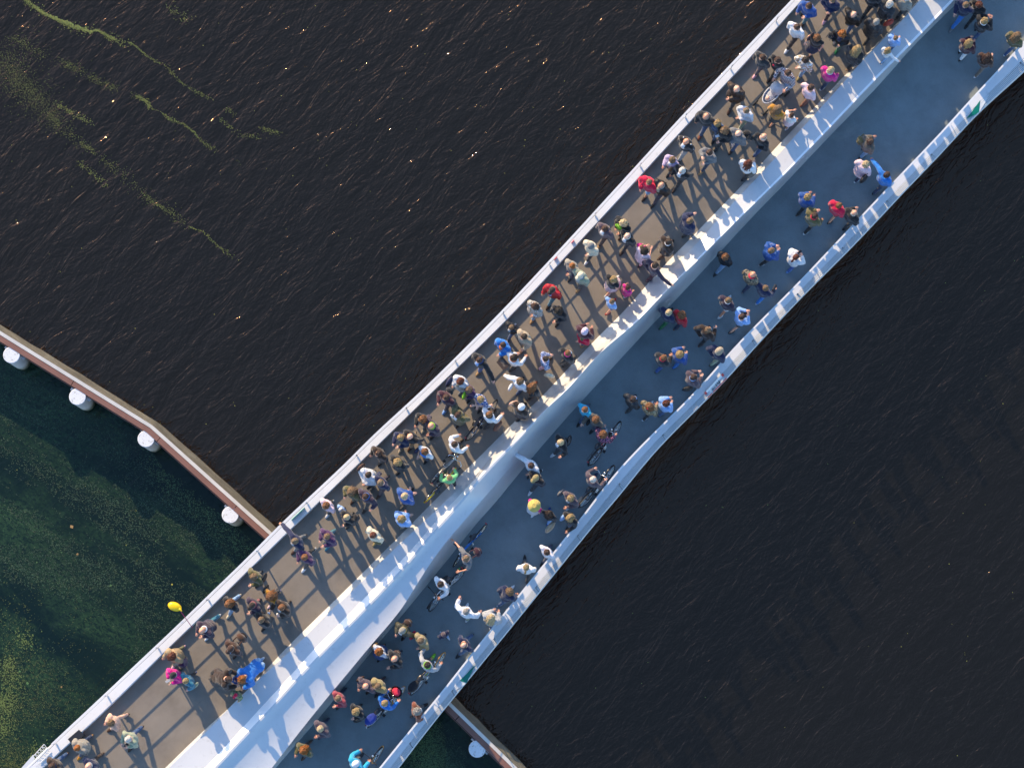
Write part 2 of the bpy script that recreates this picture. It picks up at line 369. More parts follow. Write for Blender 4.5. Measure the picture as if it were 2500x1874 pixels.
for _ in range(420): pts.append((at(random.gauss(20, 60), random.gauss(185, 55), random.uniform(.005, .018)), random.uniform(0.006, 0.013), 1.3, random.uniform(0, 6), (0.09, 0.12, 0.02), 0))
for _ in range(260): pts.append((at(random.uniform(0, 2500), random.uniform(0, 1874), 0.006), random.uniform(0.008, 0.018), 1.3, random.uniform(0, 6), (0.17, 0.17, 0.03), 0))
# the corner behind the wall, lower left
for _ in range(9500):
    x = abs(random.gauss(0, 150)) - 20; y = 1910 - abs(random.gauss(0, 210))
    if y < 1420 or noise.noise(Vector((x * 0.012, y * 0.012, 2))) + random.uniform(-0.35, 0.5) < 0: continue
    e = max(0.0, 1 - x / 240)
    g = random.uniform(0.35, 1.0) * (0.5 + 0.6 * e)
    pts.append((at(x, y, random.uniform(0.008, .02)), random.uniform(0.006, 0.014), random.uniform(1, 1.8), random.uniform(0, 6.28), (0.12 * g, 0.145 * g, 0.03 * g), 0))
for cx_, cy_, n, sg in ((12, 1715, 330, 15), (30, 1660, 200, 17), (8, 1775, 200, 14), (60, 1560, 110, 14), (20, 1620, 120, 11), (95, 1835, 120, 15)):
    for _ in range(n): pts.append((at(random.gauss(cx_, sg), random.gauss(cy_, sg), random.uniform(0.008, .024)), random.uniform(0.010, 0.022), 1.3, random.uniform(0, 6), (0.10, 0.14, 0.03), 0))
for x, y, s in ((77, 1577, .032), (48, 1638, .034), (150, 1676, .034), (67, 1667, .05), (270, 1429, .04), (380, 1320, .022), (308, 1330, .02), (343, 1355, .022), (296, 1395, .02), (189, 1352, .04), (175, 1285, .06), (420, 1426, .03), (90, 1372, .022), (150, 1348, .018)):
    pts.append((at(x, y, 0.014), s, 1.2, random.uniform(0, 6), random.choice([(0.34, 0.30, 0.04), (0.24, 0.15, 0.05), (0.08, 0.17, 0.05), (0.08, 0.17, 0.05)]), 0.1))
scatter('floating_duckweed', pts)

# water weed growing just under the surface behind the wall
def in_dyke(x, y, off):
    for (a, b), (c, d) in zip(DYKE, DYKE[1:]):
        if a <= x <= c:
            yy = b + (d - b) * (x - a) / (c - a); return (y - yy) > off
    return False
pts = []
n = 0
while n < 62000:
    if random.random() < 0.82: x, y = random.uniform(-30, 690), random.uniform(860, 1640)
    else: x, y = random.uniform(930, 1140), random.uniform(1690, 1890)
    if not in_dyke(x, y, 62 + 30 * noise.noise(Vector((x * .01, y * .01, 5)))): continue
    n += 1
    u, v = x * 0.83 + y * 0.56, -x * 0.56 + y * 0.83
    m = 0.8 * noise.noise(Vector((u * 0.0035, v * 0.013, 0))) + 0.5 * noise.noise(Vector((u * 0.010, v * 0.06, 9))) + 0.35 * noise.noise(Vector((x * 0.05, y * 0.05, 4)))
    d = abs((y - 1190) - (x - 430) * 0.86)
    hot = math.exp(-(d / 50.0) ** 2) * min(1, max(0, (x - 330) / 80)) * min(1, max(0, (660 - x) / 40)) if x < 700 else math.exp(-((x - 1045) / 46.0) ** 2)
    if x < 330 and y > 1440: hot -= 0.6
    if m + 0.8 * hot + random.uniform(-0.45, 0.45) < 0.10: continue
    g = random.uniform(0.20, 0.85) * (0.48 + 0.80 * max(0, hot) + 0.40 * max(0, m))
    c = (0.072 * g, 0.165 * g, 0.080 * g) if random.random() < 0.78 else (0.13 * g, 0.20 * g, 0.07 * g)
    if hot > .4: c = (c[0] * 1.25, c[1] * 1.05, c[2] * .75)
    pts.append((at(x, y, random.uniform(0.006, .02)), random.uniform(0.005, 0.012), random.uniform(1.5, 3.6), R(random.gauss(-35, 45)), c, random.uniform(-.25, .25)))
scatter('water_weed', pts)

# ------------------------------------------------------------------ guide wall in the water with its mooring piles
def offs(pl, d):
    out = []
    for i, p in enumerate(pl):
        a = pl[max(0, i - 1)]; b = pl[min(len(pl) - 1, i + 1)]; t = (b - a); t.z = 0; t.normalize()
        out.append(Vector((p.x + t.y * d, p.y - t.x * d, p.z)))       # d > 0: to the right-hand side seen along the line
    return out
def dens(pl, step):
    out = []
    for a, b in zip(pl, pl[1:]):
        k = max(1, int((b - a).length / step)); out += [a.lerp(b, i / k) for i in range(k)]
    return out + [pl[-1]]
def strip_solid(mb, l0, l1, z0, z1, zb, mi=0):
    """A long beam between plan lines l0 and l1, tops at z0, z1, bottom at zb."""
    n = len(l0); vs = []
    for p, q in zip(l0, l1): vs += [(p.x, p.y, zb), (p.x, p.y, z0), (q.x, q.y, z1), (q.x, q.y, zb)]
    fs = []
    for i in range(n - 1):
        for k in range(4):
            j = (k + 1) % 4; fs.append((i * 4 + k, (i + 1) * 4 + k, (i + 1) * 4 + j, i * 4 + j))
    fs += [(0, 1, 2, 3), tuple((n - 1) * 4 + k for k in (3, 2, 1, 0))]
    return mb.add(vs, fs, mi)
def make_oldconc():
    m, nt, b = new_mat('weathered_concrete'); v = coords(nt)
    a = noi(nt, coords_t(nt, (2.5, 0.6, 1), R(-40)), 2.2, 8.0, 0.7); f = noi(nt, v, 40.0, 3.0, 0.7)
    r = ramp(nt, a.outputs[0], [(0.28, (0.055, 0.050, 0.038, 1)), (0.5, (0.105, 0.095, 0.07, 1)), (0.72, (0.16, 0.15, 0.115, 1))])
    k = mixc(nt, 1.0, r.outputs[0], ramp(nt, f.outputs[0], [(0.3, 0.7), (0.7, 1.2)]).outputs[0], 'MULTIPLY')
    nt.links.new(k, b.inputs['Base Color']); b.inputs['Roughness'].default_value = 0.95; bump(nt, b, f.outputs[0], 0.7, 0.02); return m
M_CONC = make_oldconc()
M_BROWN = paint('red_brown_rust_paint', (0.185, 0.085, 0.062), 0.7, 0.14, 2.0, 0.25)
M_CREAM = paint('cream_worn_strip', (0.56, 0.52, 0.46), 0.65, 0.1, 2.0, 0.2)
def make_pile():
    m, nt, b = new_mat('light_grey_pile'); t = nt.nodes.new('ShaderNodeTexCoord'); sx = nt.nodes.new('ShaderNodeSeparateXYZ'); nt.links.new(t.outputs['Object'], sx.inputs[0])
    n = noi(nt, t.outputs['Object'], 5.0, 6.0, 0.7); ma = nt.nodes.new('ShaderNodeMath'); ma.operation = 'MULTIPLY_ADD'; nt.links.new(n.outputs[0], ma.inputs[0]); ma.inputs[1].default_value = 0.55; nt.links.new(sx.outputs['Z'], ma.inputs[2])
    r = ramp(nt, ma.outputs[0], [(0.42, (0.05, 0.06, 0.035, 1)), (0.62, (0.34, 0.33, 0.28, 1)), (0.95, (0.60, 0.60, 0.59, 1))]); nt.links.new(r.outputs[0], b.inputs['Base Color']); b.inputs['Roughness'].default_value = 0.6; return m
M_PILE = make_pile()
def make_pilecap():
    m, nt, b = new_mat('pile_cap_paint'); v = coords(nt, 'Generated'); o = nt.nodes.new('ShaderNodeObjectInfo')
    n = noi(nt, v, 6.0, 6.0, 0.75); nt.links.new(o.outputs['Random'], n.inputs['W']) if 'W' in n.inputs and n.inputs['W'].enabled else None
    r = ramp(nt, n.outputs[0], [(0.36, (0.30, 0.29, 0.25, 1)), (0.46, (0.60, 0.61, 0.62, 1)), (0.68, (0.66, 0.67, 0.68, 1)), (0.72, (0.80, 0.80, 0.78, 1))]); nt.links.new(r.outputs[0], b.inputs['Base Color']); b.inputs['Roughness'].default_value = 0.55; return m
M_CAPT = make_pilecap()
ZD = 1.95
edge = dens([at(x, y, ZD) for x, y in DYKE], 0.45)
o = empty('guide_wall', edge[0].to_tuple()); tag(o, 'long weathered guide wall with red-brown beam crossing the water under the bridge', 'wall')
def on(o, ob): ob.parent = o; ob.matrix_parent_inverse = Matrix.Translation(o.location).inverted(); return ob
rag = [Vector((p.x + random.uniform(-.018, .018), p.y + random.uniform(-.018, .018), p.z)) for p in offs(edge, -0.19)]
b = MB(); strip_solid(b, rag, offs(edge, -0.012), ZD - 0.30, ZD - 0.06, -0.6); on(o, b.build('concrete_kerb', M_CONC))
b = MB(); strip_solid(b, offs(edge, -0.008), offs(edge, 0.100), ZD + 0.02, ZD + 0.0, ZD - 0.5); on(o, b.build('cream_strip', M_CREAM))
prev = 0; k = 0
while prev < len(edge) - 1:                         # the brown beam is laid in lengths with open joints
    nx = min(len(edge) - 1, prev + 7); seg = [p.copy() for p in edge[prev:nx + 1]]
    if (seg[-1] - seg[0]).length > 0.5:
        seg[-1] = seg[-1].lerp(seg[-2], 0.04)
        b = MB(); strip_solid(b, offs(seg, 0.104), offs(seg, 0.280), ZD - 0.015, ZD - 0.03, ZD - 0.32); on(o, b.build('beam', M_BROWN))
    prev = nx
b = MB(); strip_solid(b, offs(edge, 0.298), offs(edge, 0.320), ZD - 0.10, ZD - 0.10, ZD - 0.22); on(o, b.build('edge_rail', M_BROWN))

for (px, py), lab in zip([(28, 866), (189, 968), (356.5, 1070.7), (562, 1256), (1165, 1827)],
        ['white round mooring pile at the far left end of the guide wall', 'white round mooring pile second from the left along the guide wall',
         'white round mooring pile just before the bend of the guide wall', 'white round mooring pile beside the guide wall close to the upper deck railing',
         'lone white round mooring pile behind the wall on the lower right side of the bridge']):
    c = at(px, py, 1.9); t = empty('mooring_pile', (c.x, c.y, 0)); tag(t, lab, 'mooring pile', 'mooring piles along the guide wall')
    b = MB(); b.loft([(0, 0, -0.8, 0.258, 0.258), (0, 0, 1.86, 0.258, 0.258)], 28); b.build('shaft', M_PILE, t, True).data.set_sharp_from_angle(angle=R(40))
    b = MB(); b.loft([(0, 0, 1.862, 0.268, 0.268), (0, 0, 1.895, 0.268, 0.268), (0, 0, 1.903, 0.256, 0.256)], 32); b.build('cap', M_CAPT, t).rotation_euler = (0, 0, px * 1.7)
    i = min(range(len(edge) - 1), key=lambda q: (edge[q].xy - c.xy).length); d = (edge[i + 1] - edge[i]); d.z = 0; d.normalize(); an = math.atan2(d.y, d.x); nrm = Vector((-d.y, d.x, 0))
    for sgn in (-1, 1):
        b = MB(); b.box((d.x * sgn * 0.27 + nrm.x * 0.12, d.y * sgn * 0.27 + nrm.y * 0.12, 1.70 if sgn < 0 else 1.55), (0.16, 0.10, 0.10), an)
        b.build('bracket', M_PILE, t)

# ------------------------------------------------------------------ the bridge
UX, UY, VX, VY = 0.753, -0.658, 0.658, 0.753     # along and across the bridge, on the photograph
def uv(p): return (p[0] * UX + p[1] * UY, p[0] * VX + p[1] * VY)
def px_of(u, v): return (u * UX + v * VX, u * UY + v * VY)
class Line:
    """A long edge of the bridge: offset v and height z over the length u."""
    def __init__(s, pts, zf):
        q = sorted(uv(p) for p in pts); s.u = [a for a, _ in q]; s.w = [b for _, b in q]; s.zf = zf
    def v(s, u):
        U, W = s.u, s.w
        if u <= U[0]: i = 0
        elif u >= U[-1]: i = len(U) - 2
        else: i = max(k for k in range(len(U) - 1) if U[k] <= u)
        t = (u - U[i]) / (U[i + 1] - U[i])
        if t < 0 or t > 1:                         # beyond the last point: go on with the slope of a longer stretch
            j = max(0, i - 2) if t > 1 else min(len(U) - 1, i + 3)
            e = i + 1 if t > 1 else i
            return W[e] + (W[e] - W[j]) / (U[e] - U[j]) * (u - U[e])
        def sl(k):
            a, b = max(0, k - 1), min(len(U) - 1, k + 1); return (W[b] - W[a]) / (U[b] - U[a])
        h = U[i + 1] - U[i]; m0, m1 = sl(i) * h, sl(i + 1) * h
        return (2 * t ** 3 - 3 * t ** 2 + 1) * W[i] + (t ** 3 - 2 * t ** 2 + t) * m0 + (-2 * t ** 3 + 3 * t ** 2) * W[i + 1] + (t ** 3 - t ** 2) * m1
    def p(s, u):
        x, y = px_of(u, s.v(u)); return at(x, y, ZL + s.zf(u))
def pw(*ps):
    def f(u):
        if u <= ps[0][0]: return ps[0][1]
        for (a, x), (b, y) in zip(ps, ps[1:]):
            if u <= b:
                t = (u - a) / (b - a); t = t * t * (3 - 2 * t); return x + (y - x) * t
        return ps[-1][1]
    return f
zlow = pw((-900, -0.98), (0, -0.92), (500, -0.76), (1100, -0.92), (1750, -0.74))
A = Line([(403.6, 1873), (497.7, 1782), (581, 1706), (705.7, 1574), (850, 1433), (930, 1353), (1008.5, 1275), (1061, 1220.5), (1137, 1147), (1200, 1085.7), (1249, 1035), (1317.8, 973.5), (1352.5, 936), (1463, 819), (1528, 755), (1605, 665), (1690, 578), (1745, 520.5), (1812, 452), (1900, 354), (1985, 266), (2045, 202), (2103, 144.7), (2201, 45), (2242, 0)], lambda u: 0.0)
B = Line([(418, 1867), (501, 1787.5), (573.7, 1713), (630, 1659), (724, 1574), (810, 1487.5), (862.8, 1440), (931.6, 1370), (1001, 1303.8), (1066, 1244), (1115, 1197), (1158, 1163), (1247, 1057), (1329, 983), (1370.5, 942), (1416, 895), (1481, 828), (1551, 757), (1600, 705), (1661.5, 636), (1719, 575), (1763, 524), (1833, 450), (1900, 378), (1949, 323.7), (2005, 262), (2054, 208), (2110.5, 143), (2203, 49), (2246, 0)], pw((-900, .30), (100, .34), (400, .36), (900, .36), (2200, .38)))
C = Line([(499.5, 1873.5), (532, 1842), (581, 1787.5), (640.6, 1722), (709, 1649), (763, 1587), (808.5, 1542), (913.5, 1435), (996.7, 1350), (1063, 1273), (1121, 1208), (1160.5, 1168)], pw((-900, .34), (-60, .37), (200, .60)))
D = Line([(523, 1873.5), (581, 1811), (671, 1715), (730.8, 1648.5), (817.6, 1558), (899, 1475), (1011, 1353.6), (1026.6, 1331), (1104, 1246.7), (1176.6, 1160), (1231, 1103.8), (1274, 1062), (1334, 997), (1384, 951.6), (1459, 867.6), (1510, 822), (1551.5, 788), (1600, 737.7), (1636, 699.7), (1687, 651), (1744.7, 593), (1820.7, 517), (1900, 441), (1976, 363.5), (2035.7, 302), (2140.6, 191.6), (2219.6, 113), (2329.6, 0)], pw((-900, .54), (-60, .58), (250, .98), (450, 1.14), (680, .93), (950, .54), (1200, .40), (2200, .39)))
Fl = Line([(559, 1872.5), (626, 1802), (707.5, 1715), (785, 1628.6), (873.7, 1532.7), (922.5, 1480), (1015.8, 1374), (1086, 1300), (1153, 1227.8), (1213, 1165), (1254.4, 1123.7)], pw((-900, .36), (-60, .40), (150, .52)))
G = Line([(664, 1873.5), (718.4, 1802), (798, 1702.5), (843, 1649.5), (917, 1560), (982, 1485.7), (1016.6, 1426), (1081, 1331), (1137, 1267.6), (1182, 1213), (1203.8, 1190.6), (1231, 1158), (1254, 1125.5)], pw((-900, .33), (-100, .37), (220, .36)))
H = Line([(680, 1865), (806.6, 1718.7), (859, 1649.5), (926, 1567), (978.6, 1505.6), (1034.7, 1436.8), (1099, 1358), (1171, 1267.6), (1191, 1248.5), (1276, 1145), (1321, 1091), (1393.7, 1008), (1423, 976), (1495, 898), (1569.6, 817), (1636, 746.7), (1741, 634.5), (1817, 551), (1918, 446.7), (2008.5, 350.8), (2062.8, 294.7), (2153, 200.7), (2229, 114), (2328.8, 15.8)], zlow)
K = Line([(113, 1865), (171, 1813), (263, 1728), (419, 1574), (474.7, 1521), (577.8, 1420), (650, 1350), (680, 1320.8), (888, 1120), (900, 1109), (1062.8, 950), (1236, 782), (1387.5, 620), (1545, 450), (1682.7, 300), (1823.7, 150), (1958.5, 0)], lambda u: 0.21)
L = Line([(127.7, 1814.6), (211, 1737), (384.6, 1574), (445.8, 1516), (545, 1420), (617.5, 1350), (680, 1286), (857, 1120), (900, 1075), (1035.7, 950), (1207, 780), (1358.5, 620), (1514.6, 450), (1652, 300), (1793, 150), (1935, 0)], lambda u: 1.0)
Mx = Line([(2499.8, 101), (2458, 150), (2352.5, 262), (2317, 303.8), (2179.6, 446.7), (2072.6, 560), (2036, 598.5), (1946, 694), (1791, 850), (1698, 957), (1593, 1060), (1500, 1157), (1432, 1248.5), (1335, 1369), (1286, 1428.5), (1221, 1509), (1125.5, 1628.5), (1093, 1672), (1004, 1778.5), (927.8, 1872.5)], lambda u: zlow(u) + 0.21)
O = Line([(2500, 177), (2389.5, 274.8), (2308, 365), (2226.6, 448.5), (2080, 604), (1960, 723), (1833.8, 858.5), (1759, 942.5), (1681, 1018.5), (1589.5, 1112.8), (1500, 1226), (1477, 1248.5), (1331.6, 1428.5), (1169, 1628.5), (1046, 1778.5), (976.7, 1870.7)], lambda u: zlow(u) + 0.04)

U0, U1, DU = -1420.0, 2080.0, 20.0
US = [U0 + i * DU for i in range(int((U1 - U0) / DU) + 1)]
def sheet(mb, lines, mi=0):
    n = len(US); vs, fs = [], []
    for l in lines: vs += list(l)
    for k in range(len(lines) - 1):
        for i in range(n - 1): fs.append((k * n + i, (k + 1) * n + i, (k + 1) * n + i + 1, k * n + i + 1))
    return mb.add(vs, fs, mi)
def P(l): return [l.p(u) for u in US]
def dz(pl, z): return [Vector((p.x, p.y, p.z + z)) for p in pl]
def drop(pl, zf): return [Vector((p.x, p.y, ZL + zf(u))) for p, u in zip(pl, US)]
def smooth(pl, k):
    for _ in range(k): pl = [pl[0]] + [(pl[i - 1] + pl[i] * 2 + pl[i + 1]) / 4 for i in range(1, len(pl) - 1)] + [pl[-1]]
    return pl
pA, pB, pD, pH, pK, pM, pO = P(A), P(B), P(D), P(H), P(K), smooth(P(Mx), 12), smooth(P(O), 12)
pA, pH, pK, pD = smooth(pA, 4), smooth(pH, 4), smooth(pK, 6), smooth(pD, 2)
def blend(p, q, t): return p.lerp(q, t)
pC, pF, pG, pE = [], [], [], []
for i, u in enumerate(US):
    wC = min(1, max(0, (u - 40) / 330.0)); wC = wC * wC * (3 - 2 * wC)
    cd = pB[i].lerp(pD[i], 0.90); c = C.p(u) if u <= 150 else cd
    pC.append(c.lerp(cd, wC if u <= 150 else 1.0))
    t0 = min(1, max(0, (u - 60) / 260.0)); t0 = t0 * t0 * (3 - 2 * t0)
    f_ = pD[i].lerp(pH[i], 0.40); g_ = pD[i].lerp(pH[i], 0.56)
    pF.append((Fl.p(u) if u <= 205 else f_).lerp(f_, t0 if u <= 205 else 1)); pG.append((G.p(u) if u <= 205 else g_).lerp(g_, t0 if u <= 205 else 1))
    e = min(1, max(0, (380 - u) / 240.0)); d = (pH[i] - pD[i]); d.z = 0; d.normalize(); pE.append(pD[i] + d * (0.012 + 0.055 * e) + Vector((0, 0, -0.006)))
for _ in range(6):
    for l in (pC, pF, pG): l[:] = [l[0]] + [(l[i - 1] + l[i] * 2 + l[i + 1]) / 4 for i in range(1, len(l) - 1)] + [l[-1]]
bridge = empty('footbridge', (0, 0, 0)); tag(bridge, 'white curved footbridge with two decks divided by a ridged steel girder', 'bridge')
b = MB(); sheet(b, [pA, pB, pC, pD, pE, pF, pG, pH]); me = b.mesh('girder', True)
n = len(US); keep = set()
for k in (1, 2, 3, 4, 6):
    keep |= {(min(k * n + i, k * n + i + 1), max(k * n + i, k * n + i + 1)) for i in range(n - 1) if not (k == 6 and US[i] > 190)}
at_ = me.attributes.new('sharp_edge', 'BOOLEAN', 'EDGE')
at_.data.foreach_set('value', [tuple(sorted(e.vertices)) in keep for e in me.edges]); me.update()
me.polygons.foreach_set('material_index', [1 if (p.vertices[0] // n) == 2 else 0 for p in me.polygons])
link('girder', me, [M_WHITE, M_CREST_GLARE], bridge)

pKi = drop(pK, lambda u: 0.0)                      # deck meets the kerb here
b = MB(); sheet(b, [dz(pKi, 0), [a.lerp(c, .5) for a, c in zip(pKi, pA)], dz(pA, 0)]); b.build('upper_deck', M_DECK_U, bridge)
pMi = drop(pM, zlow)
b = MB(); sheet(b, [dz(pH, 0), [a.lerp(c, .5) for a, c in zip(pH, pMi)], pMi]); b.build('lower_deck', M_DECK_L, bridge)
# kerb along the upper deck: level white cap with a recessed light groove near its outer edge
pL = smooth(P(L), 6); outL = [Vector((p.x, p.y, ZL + .21)) for p in pL]
capo = [q.lerp(k, -0.36) for q, k in zip(outL, pK)]; g0 = [q.lerp(k, 0.17) for q, k in zip(capo, pK)]; g1 = [q.lerp(k, 0.205) for q, k in zip(capo, pK)]; rim = [q.lerp(k, 0.94) for q, k in zip(capo, pK)]
b = MB(); sheet(b, [dz(capo, -0.50), dz(capo, -0.012), dz([q.lerp(k, .03) for q, k in zip(capo, pK)], 0), g0]); sheet(b, [g0, dz(g0, -0.03)]); sheet(b, [dz(g1, -0.03), g1]); sheet(b, [g1, rim, dz(pK, -0.014), pKi])
b.build('kerb_cap', M_KERB, bridge)
b = MB(); sheet(b, [dz(g0, -0.03), dz(g1, -0.03)]); b.build('light_groove', M_DARK, bridge)
# kerb along the lower deck
pN = []
for i, u in enumerate(US):
    q = pO[i].lerp(pM[i], 0.47); pN.append(Vector((q.x, q.y, pM[i].z)))
rimM = [q.lerp(k, 0.06) for q, k in zip(pM, pN)]
b = MB(); sheet(b, [pMi, dz(pM, -0.012), rimM, dz(pN, -0.0)]); sheet(b, [pN, dz(pN, -0.03)]); b.build('kerb_cap', M_KERB, bridge)
outb = [q.lerp(m_, 0.14) for q, m_ in zip(pO, pN)]
b = MB(); sheet(b, [dz(outb, -0.02), dz(outb, 0.004), dz(pO, 0.0), dz(pO, -0.45)]); b.build('edge_strip', M_KERB, bridge)
b = MB(); sheet(b, [dz(pN, -0.031), dz(outb, -0.055)]); b.build('slat_bed', M_BED, bridge)
sof = [dz(capo, -0.50), [Vector((p.x, p.y, ZL - 0.75)) for p in pA], [Vector((p.x, p.y, ZL + zlow(u) - 0.35)) for p, u in zip(pH, US)], dz(pO, -0.45)]
b = MB(); sheet(b, [list(l) for l in reversed(sof)]); b.build('soffit', M_SOFFIT, bridge)

def cum(pl):
    s = [0.0]
    for a, c in zip(pl, pl[1:]): s.append(s[-1] + (c - a).length)
    return s
def at_len(pl, cs, t):
    t = min(max(t, 0), cs[-1] - 1e-4); i = max(k for k in range(len(cs) - 1) if cs[k] <= t); return pl[i].lerp(pl[i + 1], (t - cs[i]) / (cs[i + 1] - cs[i]))
# the outer edge of the lower deck is clad in narrow tilted slats, in lengths with a joint piece between them
NSL = 5; cN, cB = cum(pN), cum(outb); secs = int(cN[-1] / 2.02)
for s_ in range(secs):
    f0, f1 = s_ / secs, (s_ + 1) / secs
    if at_len(pN, cN, f1 * cN[-1]).y < -26 or at_len(pN, cN, f0 * cN[-1]).y > 14: continue
    ts = [f0 + (f1 - f0) * (0.012 + 0.966 * k / 4) for k in range(5)]
    for r_ in range(NSL):
        b = MB(); a0, a1 = (r_ + 0.10) / NSL, (r_ + 0.86) / NSL; vs = []
        for t in ts:
            p, q = at_len(pN, cN, t * cN[-1]), at_len(outb, cB, t * cB[-1])
            h = lambda f: p.lerp(q, f); i_, o_ = h(a0), h(a1); zb = -0.006 - 0.030 * (r_ + .5) / NSL
            vs += [Vector((i_.x, i_.y, p.z + zb - 0.008)), Vector((i_.x, i_.y, p.z + zb - 0.004)), Vector((o_.x, o_.y, p.z + zb + 0.009)), Vector((o_.x, o_.y, p.z + zb - 0.008))]
        fs = []
        for k in range(4):
            for e in range(4): fs.append((k * 4 + e, (k + 1) * 4 + e, (k + 1) * 4 + (e + 1) % 4, k * 4 + (e + 1) % 4))
        fs += [(3, 2, 1, 0), (16, 17, 18, 19)]
        b.add(vs, fs); b.build('slat', M_SLAT, bridge)
    p, q = at_len(pN, cN, f1 * cN[-1]), at_len(outb, cB, f1 * cB[-1]); c = (p + q) / 2; d = q - p
    b = MB(); b.box((c.x, c.y, c.z - 0.008), (d.length * 0.92, 0.045, 0.03), math.atan2(d.y, d.x)); b.build('joint', M_SLAT, bridge)

# railings
def railing(name, label, base, top, hgt, extra, step, pw_):
    o = empty(name, base[len(base) // 2].to_tuple()); tag(o, label, 'railing')
    def bar(nm, pl, w, h, mat):
        bb = MB(); l0, l1 = offs(pl, -w / 2), offs(pl, w / 2); vs, fs = [], []
        for p, q in zip(l0, l1): vs += [(p.x, p.y, p.z - h / 2), (p.x, p.y, p.z + h / 2), (q.x, q.y, q.z + h / 2), (q.x, q.y, q.z - h / 2)]
        for i in range(len(pl) - 1):
            for k in range(4):
                j = (k + 1) % 4; fs.append((i * 4 + k, i * 4 + j, (i + 1) * 4 + j, (i + 1) * 4 + k))
        bb.add(vs, fs); return on(o, bb.build(nm, mat))
    bar('handrail', top, 0.055, 0.03, M_RAILW)
    for z, w in extra:
        bar('mid_rail' if w > 0.02 else 'cable', [p.lerp(q, z) for p, q in zip(base, top)], w, w, M_RAILW if w > .02 else M_STEEL)
    cs, ct = cum(base), cum(top); k = 0; shared = None
    while k * step < cs[-1]:
        f = k * step / cs[-1]; p, q = at_len(base, cs, f * cs[-1]), at_len(top, ct, f * ct[-1]); k += 1
        if not (-26 < p.y < 14): continue
        dd = at_len(base, cs, f * cs[-1] + .1) - p; bb = MB(); an = math.atan2(dd.y, dd.x)
        bb.box((0, 0, 0), (1, 1, 1), M=Matrix.Translation((p + q) / 2) @ (q - p).to_track_quat('Z', 'Y').to_matrix().to_4x4() @ Matrix.Rotation(0, 4, 'Z') @ Matrix.Diagonal((pw_, pw_ * .6, (q - p).length - 0.03, 1)))
        on(o, bb.build('post', M_RAILW))
    return o
baseL = [Vector((q.x, q.y, ZL + .211)).lerp(Vector((k.x, k.y, ZL + .211)), -0.02) for q, k in zip(pL, pK)]
UE = next(i for i, u in enumerate(US) if u > -1118)   # the upper railing ends at the steel landing, lower left
railing('upper_railing', 'white handrail on slim posts along the outer kerb of the sunlit upper deck', baseL[UE:], pL[UE:], 1.0, [(0.5, 0.030)], 2.12, 0.05)
topM = []
for i, u in enumerate(US):
    x, y = px_of(u, Mx.v(u)); t = at(x, y, ZL + zlow(u) + 1.0); d = (pN[i] - pM[i]); d.z = 0; d.normalize(); topM.append(t + d * 0.012)
topM = smooth(topM, 12)
baseM = [Vector((t.x, t.y, m_.z + .001)) + (n_ - m_).normalized() * 0.02 for t, m_, n_ in zip(topM, pM, pN)]
railing('lower_railing', 'white handrail on slim posts along the outer kerb of the shaded lower deck', baseM, topM, 1.0, [(0.5, 0.02)], 2.12, 0.022)

# ------------------------------------------------------------------ signs on the outer edge, facing the boats
def uvz(line_in, line_out, u, f, z):
    i = (u - U0) / DU; k = int(i); p = line_in[k].lerp(line_in[k + 1], i - k); q = line_out[k].lerp(line_out[k + 1], i - k); r = p.lerp(q, f); return Vector((r.x, r.y, r.z + z))
def plate(mb, us, f0, f1, z, mi=0, th=0.012):
    vs = [uvz(pN, pO, us[0], f0, z), uvz(pN, pO, us[1], f0, z), uvz(pN, pO, us[1], f1, z), uvz(pN, pO, us[0], f1, z)]
    lo = [v - Vector((0, 0, th)) for v in vs]
    return mb.add(vs + lo, [(3, 2, 1, 0), (4, 5, 6, 7), (0, 1, 5, 4), (1, 2, 6, 5), (2, 3, 7, 6), (3, 0, 4, 7)], mi)
ua, ub = uv((1718, 960))[0], uv((1763, 912))[0]
ua, ub = uv((1718, 960))[0], uv((1762, 913))[0] + 2
sg = empty('clearance_sign', uvz(pN, pO, (ua + ub) / 2, .5, 0).to_tuple()); tag(sg, 'white clearance sign reading 2.10 with red border on the outer edge of the bridge', 'sign')
b = MB(); plate(b, (ua, ub), 0.02, 1.0, 0.045); on(sg, b.build('panel', M_SIGNW))
b = MB(); plate(b, (ua, ua + 6), 0.02, 1.0, 0.050); plate(b, (ub - 6, ub), 0.02, 1.0, 0.050); plate(b, (ua + 6, ub - 6), 0.84, 1.0, 0.050); on(sg, b.build('red_border', M_RED))
cv = bpy.data.curves.new('digits', 'FONT'); cv.body = '2.10'; cv.size = 0.20; cv.align_x = 'CENTER'; cv.align_y = 'CENTER'; cv.extrude = 0.002; cv.offset = 0.005
to = bpy.data.objects.new('digits', cv); COL.objects.link(to)
c0, c1 = uvz(pN, pO, ua + 6, .43, .053), uvz(pN, pO, ub - 6, .43, .053); dd = c1 - c0
bpy.context.view_layer.update(); tm = bpy.data.meshes.new_from_object(to.evaluated_get(bpy.context.evaluated_depsgraph_get())); bpy.data.objects.remove(to)
mid = (c0 + c1) / 2; tmat = Matrix.Translation(mid) @ Matrix.Rotation(math.atan2(dd.y, dd.x), 4, 'Z') @ Matrix.Diagonal((1.12, 0.92, 1, 1)); tm.transform(tmat)
tm.materials.clear(); on(sg, link('digits', tm, M_BLACK))
